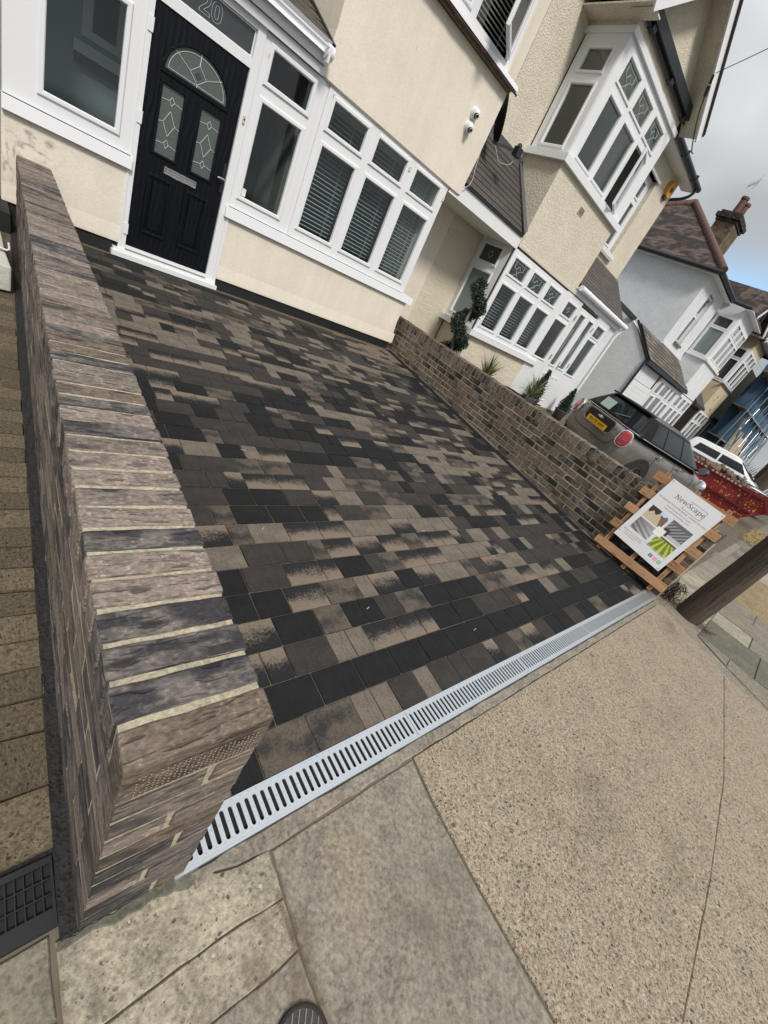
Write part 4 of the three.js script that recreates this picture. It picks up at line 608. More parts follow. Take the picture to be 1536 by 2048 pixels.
const h22 = thing('pebble_dashed_house', 'cream pebble dashed house with a square two storey bay and white porch doors', 'house');
{
  const gy = 0.2;
  for (const b of [box(6.12, 7.06, 3.2, 6.25, -6.85, -6.6), box(9.5, 9.9, 2.7, 6.25, -6.85, -6.6), box(9.9, 12.45, 5.72, 6.25, -6.85, -6.6), box(9.9, 12.45, 2.7, 4.12, -6.85, -6.6), box(9.9, 10.3, 4.12, 5.72, -6.85, -6.6), box(11.52, 12.45, 4.12, 5.72, -6.85, -6.6), box(12.2, 12.45, gy, 6.25, -12, -6.85), box(6.12, 12.45, gy, 6.25, -12.2, -12)]) part(h22, 'wall', b, M.dash);
  const bay = part(h22, 'bay', box(7.05, 9.55, 2.84, 4.10, -6.6, ZF), M.dash); part(h22, 'bay_top', box(7.05, 9.55, 5.80, 6.05, -6.6, ZF), M.dash); bay.userData.label = 'square pebble dashed bay with first floor windows';
  { const g = extrude([[7.05, 6.05], [9.55, 6.05], [8.3, 7.02]], 0.85); g.translate(0, 0, -6.6); part(h22, 'gable', g, M.dash); }
  part(h22, 'bay_corner', [box(7.045, 9.555, 2.80, 2.842, -5.8, ZF + 0.02)], M.dash);
  part(h22, 'recess_wall', [box(6.11, 7.06, gy, 3.1, -6.85, -6.62)], M.paintBrick);
  // painted brick courses below the bay window, and in the recess
  const r = rngOf(5), bg = [bevelBox(0.222, 0.069, 0.05, 0.005, 0.002), bevelBox(0.222, 0.069, 0.05, 0.007, 0.003), bevelBox(0.222, 0.069, 0.05, 0.005, 0.003)];
  part(h22, 'bay_base', box(7.065, 9.62, gy - 0.1, 1.18, -6.6, ZF - 0.018), M.paintBrick);
  for (let k = 0; k < 13; k++) for (let i = 0; i < 12; i++) { const x = 7.06 + (i + 0.5 + (k % 2) * 0.5) * 0.2245; if (x > 9.6) continue; part(h22, 'brick', bg[(i + k) % 3], M.paintBrick, [x, 1.135 - k * 0.075, ZF - 0.0405 + R(-0.001, 0.001)]); }
  for (let k = 0; k < 27; k++) for (let i = 0; i < 4; i++) { const x = 6.14 + (i + 0.5 + (k % 2) * 0.5) * 0.2245; if (x > 7.02) continue; part(h22, 'brick', bg[(i + k * 2) % 3], M.paintBrick, [x, 0.5 + k * 0.0905, -6.6425 + R(-0.001, 0.001)]).scale.y = 1.2; }
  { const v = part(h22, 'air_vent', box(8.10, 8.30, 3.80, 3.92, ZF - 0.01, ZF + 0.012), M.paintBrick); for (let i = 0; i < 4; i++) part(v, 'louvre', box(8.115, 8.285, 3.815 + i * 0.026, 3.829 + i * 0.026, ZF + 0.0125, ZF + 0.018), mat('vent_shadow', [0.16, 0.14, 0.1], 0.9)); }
  // first floor bay windows
  const U = [5.295, 5.585], Lq = [4.295, 5.115];
  windowFrame(h22, 'window', [7.05, 9.55, 4.20, 5.72], [[7.275, 7.80, ...Lq], [7.275, 7.80, ...U], [7.975, 8.515, ...Lq], [7.975, 8.515, ...U], [8.70, 9.23, 4.28, 5.13, true], [8.70, 9.23, ...U]], { at: [0, 0, ZF - 0.06], lead: [0, 2, 0, 2, 0, 2] });
  { const s = part(h22, 'open_sash', ring(0, 0.58, 4.25, 5.16, 0.05, 0.05, 0.01), M.upvc, [9.26, 0, ZF + 0.01], [0, Math.PI + 0.36, 0]); part(s, 'pane', box(0.042, 0.538, 4.29, 5.12, 0.018, 0.026), M.glass); }
  windowFrame(h22, 'window', [-6.56, -5.76, 4.20, 5.72], [[-6.375, -5.93, 4.30, 5.10], [-6.365, -5.925, 5.275, 5.54]], { at: [7.11, 0, 0], turn: -Math.PI / 2 });
  const hd = (y0, y1, o) => [box(7.05 - o, 9.55 + o, y0, y1, ZF - 0.02, ZF + o + 0.02), box(7.05 - o, 7.06, y0, y1 - 0.002, -6.66, ZF - 0.021)];
  part(h22, 'window_head', hd(5.72, 5.80, 0.035), M.upvc); part(h22, 'window_sill', [box(6.97, 9.62, 4.095, 4.20, ZF - 0.06, ZF + 0.075), box(6.97, 7.10, 4.097, 4.198, -6.70, ZF - 0.061)], M.upvc);
  // small window to the right with white reveal and dentil sill
  windowFrame(h22, 'window', [10.3, 11.52, 4.12, 5.72], [[10.76, 11.32, 4.25, 5.12], [10.76, 11.32, 5.27, 5.56], [10.38, 10.66, 4.25, 5.56]], { at: [0, 0, -6.78], lead: [0, 2, 0] });
  part(h22, 'window_sill', [box(10.25, 11.57, 4.03, 4.12, -6.75, -6.5), ...Array.from({ length: 16 }, (_, i) => box(10.27 + i * 0.08, 10.31 + i * 0.08, 3.99, 4.035, -6.58, -6.505))], M.upvcOld);
  part(h22, 'lintel', box(10.3, 11.6, 5.72, 5.76, -6.74, -6.55), M.upvc);
  // gable trim
  const brg = (a, b) => bar(a, b, 0.03, 0.17);
  part(h22, 'bargeboard', [brg([6.74, 5.86, -5.40], [8.3, 7.09, -5.40])], M.upvc); part(h22, 'bargeboard', [brg([9.86, 5.86, -5.40], [8.3, 7.09, -5.402])], M.upvc);
  part(h22, 'soffit', [bar([6.80, 5.84, -5.58], [8.3, 7.03, -5.58], 0.36, 0.02), bar([9.80, 5.84, -5.58], [8.3, 7.03, -5.582], 0.36, 0.02), box(6.72, 7.05, 5.86, 5.88, -6.6, -5.42)], M.dash);
  part(h22, 'dark_beam', [box(7.0, 9.68, 5.99, 6.13, ZF, ZF + 0.12), box(7.3, 7.42, 5.93, 5.99, ZF, ZF + 0.10), box(8.42, 8.54, 5.93, 5.99, ZF, ZF + 0.1), box(9.4, 9.5, 5.93, 5.99, ZF, ZF + 0.1), rod([7.1, 5.945, ZF + 0.05], [9.6, 5.945, ZF + 0.05], 0.022)], M.blueBlack);
  const vt = []; for (let i = 0; i < 14; i++) for (const s of [-1, 1]) { const t = (i + 0.5) / 14; vt.push(moved(new THREE.BoxGeometry(0.15, 0.03, 0.2), 8.3 + s * lerp(1.58, 0.02, t), lerp(5.95, 7.19, t), -5.45, 0, 0, -s * 0.68)); } part(h22, 'verge_tiles', vt, mat('dark_verge', [0.05, 0.04, 0.042], 0.8)).userData.kind = 'stuff';
  part(h22, 'roof', [quadPoly([[6.70, 5.93, -5.36], [8.3, 7.19, -5.36], [8.3, 7.19, -8.2], [6.70, 5.93, -6.6]]), quadPoly([[9.90, 5.93, -5.36], [8.3, 7.19, -5.36], [8.3, 7.19, -8.2], [9.90, 5.93, -6.6]]), quadPoly([[6.12, 6.22, -6.3], [12.75, 6.22, -6.3], [10.2, 9.1, -9.4], [6.12, 9.1, -9.4]]), quadPoly([[12.75, 6.22, -6.3], [12.75, 6.22, -12.5], [10.2, 9.1, -9.4]]), quadPoly([[6.12, 6.22, -12.5], [12.75, 6.22, -12.5], [10.2, 9.1, -9.4], [6.12, 9.1, -9.4]])], M.roofFar);
  part(h22, 'eave_tiles', [0, 1].flatMap((k) => Array.from({ length: 17 }, (_, i) => moved(bevelBox(0.16, 0.025, 0.2, 0.003, 0.006), 9.95 + i * 0.168, 6.24 + k * 0.07, -6.28 - k * 0.09, 0, 0.7))), M.slateB).userData.kind = 'stuff';
  part(h22, 'soffit_board', [box(9.6, 12.72, 6.10, 6.13, -6.6, -6.28), box(9.6, 12.72, 6.13, 6.23, -6.31, -6.285)], M.upvcOld);
  part(h22, 'black_gutter', [rod([9.7, 6.21, -6.22], [12.75, 6.19, -6.22], 0.06, 12), ...[10.2, 11.2, 12.2].map((x) => box(x, x + 0.04, 6.14, 6.26, -6.3, -6.15))], M.blueBlack);
  part(h22, 'downpipe_bend', tube([[12.62, 6.15, -6.22], [12.62, 6.02, -6.25], [12.60, 5.9, -6.42], [12.53, 5.82, -6.6], [12.51, 5.7, -6.8], [12.50, 5.4, -6.9], [12.50, 2.9, -6.9]], 0.035, 40), M.blueBlack);
  // tiled roof over the recess and over the porch
  tiledSlope(h22, 5.29, 6.99, [2.965, -5.78], [3.90, -6.6], 0.27, 0.113, [M.slate, M.slateB, M.slate]);
  part(h22, 'fascia', [box(5.02, 7.03, 2.745, 2.93, ZF - 0.03, ZF + 0.005)], M.upvc);
  part(h22, 'soffit', box(4.99, 7.05, 2.755, 2.775, -6.6, ZF - 0.031), M.upvcOld);
  part(h22, 'verge', [bar([7.005, 2.985, -5.74], [7.005, 3.93, -6.6], 0.045, 0.05), box(5.28, 7.0, 2.935, 2.962, ZF - 0.03, ZF + 0.035)], M.black);
  part(h22, 'flashing', [bar([5.29, 3.93, -6.58], [7.0, 3.93, -6.58], 0.02, 0.16), quadPoly([[5.3, 3.76, -6.46], [7.0, 3.76, -6.46], [7.0, 3.96, -6.595], [5.3, 3.96, -6.595]]), quadPoly([[6.98, 2.99, -5.72], [7.049, 3.05, -5.72], [7.049, 4.0, -6.59], [6.98, 3.93, -6.59]])], M.lead);
  tiledSlope(h22, 9.56, 12.5, [2.985, -5.72], [3.86, -6.6], 0.27, 0.1, [M.slate, M.slateC, M.slate]);
  part(h22, 'fascia', [box(9.555, 12.52, 2.80, 2.95, ZF - 0.02, ZF + 0.03)], M.upvc);
  { const g = new THREE.CylinderGeometry(0.06, 0.06, 3.08, 16); g.rotateZ(Math.PI / 2); part(h22, 'gutter', [g.toNonIndexed(), ...[-1.1, -0.5, 0.1, 0.7, 1.3].map((x) => moved(new THREE.CylinderGeometry(0.066, 0.066, 0.04, 14), x, 0, 0, 0, 0, Math.PI / 2))], M.upvc, [11.08, 2.955, ZF + 0.10]); }
  part(h22, 'downpipe', tube([[12.60, 2.93, ZF + 0.10], [12.60, 2.8, ZF + 0.06], [12.56, 2.7, ZF + 0.02], [12.55, 2.4, ZF + 0.02], [12.55, 0.05, ZF + 0.02]], 0.036, 30), M.upvc);
  part(h22, 'verge_foot', [bar([9.53, 2.9, -5.74], [9.53, 3.9, -6.6], 0.05, 0.05)], M.dash);
  // ground floor bay: three lights and the porch beside it, one run of white frames
  const u = [2.375, 2.64], l = [1.40, 2.18];
  windowFrame(h22, 'window', [7.02, 9.30, 1.265, 2.76], [[7.135, 7.64, ...l], [7.135, 7.67, ...u], [7.82, 8.35, ...l], [7.85, 8.37, ...u], [8.54, 9.07, ...l], [8.565, 9.09, ...u]], { at: [0, 0, ZF - 0.06], lead: [0, 2, 0, 2, 0, 2] });
  windowFrame(h22, 'window', [-6.61, -5.765, 1.265, 2.76], [[-6.50, -6.0, 1.395, 2.22], [-6.48, -6.015, 2.395, 2.665]], { at: [7.09, 0, 0], turn: -Math.PI / 2, lead: [0, 1], gm: [M.curtainGlass, M.darkGlass] });
  part(h22, 'window_sill', [box(6.90, 9.70, 1.165, 1.262, ZF - 0.09, ZF + 0.075), box(6.90, 7.03, 1.166, 1.26, -6.74, ZF - 0.091)], M.upvc);
  windowFrame(h22, 'porch_screen', [9.301, 10.14, 0.30, 2.78], [[9.42, 9.985, 1.375, 2.21], [9.505, 9.975, 2.365, 2.62]], { at: [0, 0, ZF - 0.06], lead: [0, 1] });
  windowFrame(h22, 'porch_screen', [11.2, 12.0, 0.30, 2.78], [[11.31, 11.80, 1.325, 2.245], [11.37, 11.845, 2.36, 2.61]], { at: [0, 0, ZF - 0.06], lead: [0, 1] });
  part(h22, 'porch_pier', box(12.0, 12.5, 0.1, 2.8, -6.6, ZF - 0.03), M.dashGrey);
  const dr = (x, label) => { const d = windowFrame(h22, 'porch_door', [x, x + 0.525, 0.34, 2.70], [[x + 0.13, x + 0.40, 1.36, 2.575]], { at: [0, 0, ZF - 0.05], lead: [1] }); for (const [a, b] of [[0.07, 0.24], [0.29, 0.46]]) part(d, 'raised_panel', extrude(rect(x + a, x + b, 0.46, 1.12), 0.018, 0.008, [rect(x + a + 0.035, x + b - 0.035, 0.5, 1.08)]), M.upvc, [0, 0, 0.069]); return d; };
  const d1 = dr(10.145), d2 = dr(10.675); part(d1, 'letterbox', extrude(rect(10.42, 10.62, 1.19, 1.24), 0.012, 0.003), M.steel, [0, 0, 0.07]); part(d2, 'handle', [box(10.70, 10.73, 1.30, 1.5, 0.07, 0.085), rod([10.715, 1.40, 0.1], [10.82, 1.40, 0.1], 0.01)], M.steel);
  for (const [x, y] of [[10.15, 2.45], [10.15, 1.5], [11.19, 1.5], [11.19, 2.45]]) part(h22, 'hinge', box(x - 0.02, x + 0.02, y - 0.06, y + 0.06, ZF + 0.02, ZF + 0.035), M.steel);
  part(h22, 'porch_step', box(9.3, 12.4, 0.0, 0.30, -6.2, ZF + 0.06), M.flag);
  part(h22, 'room', [box(7.1, 12.2, 0.25, 0.3, -11.9, -5.9), box(7.1, 12.2, 2.75, 2.80, -11.9, -5.82), box(7.1, 12.2, 0.3, 2.75, -8.9, -8.8), box(9.28, 9.34, 0.3, 2.75, -8.8, -5.9), box(7.1, 9.5, 3.98, 4.08, -8.9, -5.82), box(9.6, 12.2, 3.98, 4.08, -8.9, -6.86), box(7.1, 12.2, 4.08, 5.9, -8.9, -8.8), box(9.52, 9.58, 4.1, 5.9, -8.8, -5.82), box(7.1, 12.2, 5.80, 5.9, -8.8, -6.7)], M.room);
}
blind(7.08, 9.14, 1.38, 2.68, -5.95, 'wide venetian blind behind the three lights of the pebble dashed house bay', undefined, { pitch: 0.055, tilt: 0.2 });
{ const b = thing('burglar_alarm', 'round orange burglar alarm box under the black gutter', 'alarm', [12.13, 5.86, -6.6]); const g = new THREE.CylinderGeometry(0.15, 0.17, 0.09, 28); g.rotateX(Math.PI / 2); g.translate(0, 0, 0.045); part(b, 'case', g, mat('orange_case', [0.62, 0.30, 0.05], 0.5)); const s = new THREE.CylinderGeometry(0.045, 0.05, 0.03, 6); s.rotateX(Math.PI / 2); s.translate(0, 0, 0.1); part(b, 'emblem', s, mat('dark_emblem', [0.09, 0.05, 0.02], 0.6)); part(b, 'lamp', box(-0.08, 0.08, -0.20, -0.155, 0.0, 0.06), M.black); }
{ // satellite dish with its arm
  const d = thing('satellite_dish', 'dark mesh satellite dish on the corner above the tiled recess roof', 'dish', [5.62, 3.86, -6.20]);
  const pts = []; for (let i = 0; i <= 10; i++) { const q = i / 10 * 0.33; pts.push(new THREE.Vector2(q, q * q * 0.55)); } for (let i = 10; i >= 0; i--) { const q = i / 10 * 0.33; pts.push(new THREE.Vector2(q, q * q * 0.55 - 0.012)); }
  const g = new THREE.LatheGeometry(pts, 32); g.scale(0.85, 1, 1); g.rotateX(Math.PI / 2 - 0.35); const dish = part(d, 'reflector', g, M.black, [0.02, 0.1, 0.06], [0, 0.98, 0]);
  part(d, 'bracket', [bar([-0.1, 0.05, -0.35], [-0.02, 0.08, 0.0], 0.045), box(-0.10, 0.02, -0.06, 0.16, -0.05, 0.03)], M.black);
  part(d, 'arm', [bar([0.06, -0.2, 0.16], [0.40, -0.13, 0.40], 0.03)], M.black); part(d, 'receiver', [rod([0.37, -0.13, 0.40], [0.43, -0.05, 0.36], 0.04, 12), box(0.33, 0.45, -0.2, -0.09, 0.36, 0.46)], M.black);
  part(d, 'cable', tube([[0.40, -0.2, 0.40], [0.36, -0.32, 0.40], [0.22, -0.36, 0.30], [0.14, -0.26, 0.22], [0.10, -0.2, 0.18]], 0.007, 24), mat('grey_cable', [0.32, 0.32, 0.31], 0.6));
}
{ const c = part(null, 'wall_cable', tube([[5.262, 3.35, -5.735], [5.285, 3.15, -5.71], [5.31, 3.02, -5.70], [5.27, 2.93, -5.70], [5.23, 2.90, -5.71]], 0.006, 24), mat('grey_cable_b', [0.4, 0.4, 0.38], 0.6)); tag(c, 'thin grey cable looping off the lower corner of the cream bay', 'cable'); const j = thing('junction_box', 'small black box at the lower corner of the cream bay', 'junction box', [5.255, 2.98, -5.80]); part(j, 'case', [bevelBox(0.07, 0.11, 0.09, 0.01), rod([0.0, -0.055, 0], [0.0, -0.12, 0.0], 0.02)], M.black); }
{ // overhead wire to the gable
  const w = thing('overhead_wire', 'thin overhead wire coming down to the white bargeboard', 'wire'), pts = []; for (let i = 0; i <= 20; i++) { const t = i / 20; pts.push([lerp(8.98, 4.5, t) + 0, lerp(6.36, 8.0, t) - 0.9 * t * (1 - t), lerp(-5.33, 3.0, t)]); }
  part(w, 'wire', tube(pts, 0.006, 60, 6), M.black); part(w, 'clamp', [rod([9.0, 6.35, -5.36], [9.06, 6.26, -5.36], 0.022), rod([9.07, 6.24, -5.36], [9.14, 6.13, -5.36], 0.03)], M.black); part(w, 'drop_cable', tube([[9.14, 6.13, -5.36], [9.24, 6.0, -5.36], [9.45, 5.88, -5.38], [9.86, 5.66, -5.37], [9.92, 5.68, -5.37]], 0.01, 30), M.black);
}
// ---------------------------------------------------------------- numbers 24 and 26: grey pebble dash and cream beyond
const h24 = thing('grey_house', 'pale grey pebble dashed house with red brown hipped roof beyond the car', 'house');
{
  part(h24, 'wall', [box(18.05, 18.3, 0, 6.1, -14.4, -6.6), box(18.3, 19.1, 2.6, 6.1, -6.85, -6.6), box(19.85, 24.5, 2.6, 6.1, -6.85, -6.6), box(19.1, 19.85, 2.6, 3.97, -6.85, -6.6), box(19.1, 19.85, 5.72, 6.1, -6.85, -6.6)], M.dashGrey);
  { const s = extrude([[5.75, -0.2], [5.75, 2.74], [6.6, 3.42], [7.0, 3.66], [14.4, 3.66], [14.4, -0.2]], 0.22); s.rotateY(Math.PI / 2); s.translate(15.45, 0, 0); part(h24, 'side_wall', uvOf(s), M.dashGrey); }
  part(h24, 'bay', box(20.9, 23.5, 2.66, 4.0, -6.6, ZF), M.dashGrey); part(h24, 'bay_top', box(20.9, 23.5, 5.66, 6.1, -6.6, ZF), M.dashGrey);
  part(h24, 'porch_front', [box(15.67, 15.75, -0.2, 2.62, -6.4, ZF - 0.05), box(15.75, 17.95, 2.12, 2.62, -6.0, ZF - 0.05), box(17.8, 18.0, -0.2, 2.62, -6.0, ZF - 0.05)], M.dashGrey);
  tiledSlope(h24, 15.42, 21.2, [2.77, -5.62], [3.62, -6.62], 0.30, 0.17, [M.slateC, mat('tan_tile', lin(0.17, 0.145, 0.12), 0.85, { map: T.slate }), M.slateC]);
  part(h24, 'verge', [bar([15.43, 2.74, -5.66], [15.43, 3.62, -6.7], 0.06, 0.06), box(15.4, 21.25, 2.66, 2.76, -5.72, -5.58), box(13.6, 15.46, 3.58, 3.68, -7.0, -6.8)], M.blueBlack);
  part(h24, 'verge_edge', [bar([21.22, 2.74, -5.64], [21.05, 3.66, -6.58], 0.06, 0.09), bar([18.1, 3.68, -6.58], [21.0, 3.68, -6.58], 0.03, 0.10)], M.upvcOld);
  part(h24, 'downpipe', [rod([15.42, -0.1, ZF + 0.06], [15.42, 2.64, ZF + 0.06], 0.04)], M.blueBlack);
  const gd = part(h24, 'garage_door', box(15.76, 17.8, -0.2, 2.1, ZF - 0.06, ZF - 0.02), M.upvcOld); for (let i = 0; i < 14; i++) part(gd, 'board', box(15.8, 17.76, 0.0 + i * 0.148, 0.14 + i * 0.148, ZF - 0.02, ZF - 0.008), M.upvc);
  windowFrame(h24, 'window', [-6.56, -5.78, 4.05, 5.66], [[-6.45, -5.90, 4.16, 5.10], [-6.45, -5.90, 5.22, 5.55]], { at: [20.96, 0, 0], turn: -Math.PI / 2, gm: [M.curtainGlass, M.darkGlass] });
  windowFrame(h24, 'window', [20.92, 23.5, 4.05, 5.66], [0, 1, 2].flatMap((i) => [[21.28 + i * 0.76, 21.85 + i * 0.76, 4.2, 5.05], [21.28 + i * 0.76, 21.85 + i * 0.76, 5.2, 5.54]]), { at: [0, 0, ZF - 0.06], glass: M.curtainGlass });
  part(h24, 'window_sill', [box(20.82, 23.6, 3.98, 4.06, ZF - 0.05, ZF + 0.07), box(20.82, 20.95, 3.981, 4.058, -6.6, ZF - 0.051)], M.upvcOld);
  windowFrame(h24, 'window', [19.1, 19.85, 3.97, 5.72], [[19.2, 19.75, 4.08, 4.95], [19.2, 19.75, 5.1, 5.62]], { at: [0, 0, -6.8], glass: M.darkGlass });
  { const s = part(h24, 'open_sash', ring(0, 0.6, 0, 0.55, 0.05, 0.04), M.upvc, [19.17, 5.65, -6.62], [0.75 + Math.PI, 0, 0]); part(s, 'pane', box(0.045, 0.555, 0.045, 0.505, 0.012, 0.02), M.darkGlass); }
  part(h24, 'window_sill', box(19.05, 19.9, 3.9, 3.97, -6.75, -6.52), M.flag);
  windowFrame(h24, 'porch_screen', [18.0, 20.88, 0.0, 2.62], [[18.1, 18.55, 1.0, 1.95], [18.1, 18.55, 2.1, 2.5], [18.75, 19.45, 0.2, 2.0], [18.75, 19.45, 2.12, 2.5], [19.65, 20.0, 0.9, 1.95], [19.65, 20.0, 2.1, 2.5], [20.2, 20.65, 0.9, 1.95], [20.2, 20.65, 2.1, 2.5]], { at: [0, 0, ZF - 0.06], glass: M.darkGlass });
  windowFrame(h24, 'window', [20.9, 23.5, 0.95, 2.62], [0, 1, 2].flatMap((i) => [[21.1 + i * 0.82, 21.65 + i * 0.82, 1.1, 1.95], [21.1 + i * 0.82, 21.65 + i * 0.82, 2.1, 2.5]]), { at: [0, 0, ZF - 0.05], glass: M.darkGlass });
  part(h24, 'bay_base', box(20.9, 23.5, -0.2, 0.94, -6.5, ZF - 0.02), M.dashGrey);
  const Y = 6.12, A = [21.9, 9.1, -10.5];
  part(h24, 'roof', [quadPoly([[17.8, Y, -6.3], [17.8, Y, -14.7], A]), quadPoly([[17.8, Y, -6.3], [34, Y, -6.3], [34, 9.1, -10.5], A]), quadPoly([[17.8, Y, -14.7], [34, Y, -14.7], [34, 9.1, -10.5], A])], M.roofFar);
  for (const [a, b, n] of [[[17.82, Y, -6.32], A, 17], [[17.82, Y, -14.68], A, 17], [A, [30, 9.1, -10.5], 20]]) for (let i = 0; i < n; i++) { const p = lerp3(a, b, (i + 0.02) / n), q = lerp3(a, b, (i + 0.97) / n); part(h24, 'ridge_tile', rod([p[0], p[1] + 0.03, p[2]], [q[0], q[1] + 0.05, q[2]], 0.13, 10, 0.12), M.ridge); }
  part(h24, 'soffit', [box(17.82, 18.06, 5.98, 6.0, -14.4, -6.35), box(17.82, 24.5, 5.981, 6.001, -6.6, -6.35), box(17.80, 17.83, 5.98, 6.1, -14.4, -6.35), box(20.7, 23.7, 5.982, 6.002, -5.8, -5.5)], M.upvcOld);
  part(h24, 'black_gutter', [rod([17.74, 6.09, -14.4], [17.74, 6.06, -6.25], 0.07), rod([17.74, 6.06, -6.25], [20.6, 6.06, -6.25], 0.07), rod([20.6, 6.06, -6.25], [20.75, 6.06, -5.6], 0.07)], M.blueBlack);
  part(h24, 'gable_frame', [bar([21.45, 6.02, -5.45], [22.45, 7.0, -5.45], 0.04, 0.18), bar([24.3, 6.02, -5.45], [22.45, 7.0, -5.451], 0.04, 0.18)], M.upvc); part(h24, 'gable_timber', [bar([21.6, 6.06, -5.6], [24.2, 6.06, -5.6], 0.1, 0.14), bar([22.3, 6.1, -5.6], [22.4, 6.9, -5.6], 0.09, 0.12), bar([22.8, 6.1, -5.6], [22.4, 6.9, -5.601], 0.09, 0.12)], M.blueBlack);
  part(h24, 'gable_roof', [quadPoly([[21.3, 6.05, -5.4], [22.45, 7.12, -5.4], [22.45, 7.12, -7.6], [21.3, 6.05, -6.6]]), quadPoly([[24.45, 6.05, -5.4], [22.45, 7.12, -5.4], [22.45, 7.12, -7.6], [24.45, 6.05, -6.6]])], M.roofFar);
  const ch = thing('chimney', 'weathered brick chimney stack with two clay pots on the red brown roof', 'chimney', [26.4, 8.6, -10.5]);
  const cm = mat('weathered_stack', lin(0.62, 0.56, 0.42), 0.95, { map: T.brickA, bumpMap: T.brickBump, bumpScale: 0.01 }), cd = mat('dark_stack_cap', lin(0.5, 0.42, 0.4), 0.95, { map: T.brickB, bumpMap: T.brickBump, bumpScale: 0.01 });
  part(ch, 'stack', box(-0.62, 0.62, -0.4, 1.45, -0.45, 0.45), cm); part(ch, 'cap', [box(-0.68, 0.68, 1.451, 1.58, -0.5, 0.5), box(-0.76, 0.76, 1.581, 1.75, -0.58, 0.58), box(-0.66, 0.66, 1.751, 1.88, -0.48, 0.48)], cd);
  for (const x of [-0.3, 0.32]) { const p = part(ch, 'chimney_pot', rod([x, 1.88, 0], [x, 2.5, 0], 0.17, 16, 0.145), M.clay); part(p, 'lip', rod([x, 2.5, 0], [x, 2.6, 0], 0.175, 16), M.clay); }
  const ae = thing('tv_aerial', 'thin comb shaped television aerial on the chimney', 'aerial', [26.1, 10.5, -10.5], 0.5), ag = [rod([0, -0.5, 0], [0.15, 1.5, 0], 0.02, 6), rod([0.0, 1.45, 0.1], [1.5, 1.6, -0.1], 0.015, 6)]; for (let i = 0; i < 12; i++) ag.push(rod([0.25 + i * 0.11, 1.36 + i * 0.011, 0.06 - i * 0.015], [0.25 + i * 0.11, 1.62 + i * 0.011, 0.06 - i * 0.015], 0.008, 5)); part(ae, 'mast_and_elements', ag, M.steel); part(ae, 'reflector', [rod([0.05, 1.2, 0.05], [0.05, 1.7, 0.05], 0.014, 5), rod([-0.08, 1.25, 0.05], [-0.05, 1.7, 0.05], 0.014, 5)], M.steel);
}
function lerp3(a, b, t) { return [lerp(a[0], b[0], t), lerp(a[1], b[1], t), lerp(a[2], b[2], t)]; }
const h26 = thing('far_cream_house', 'cream rendered house with open upper windows beyond the grey one', 'house');
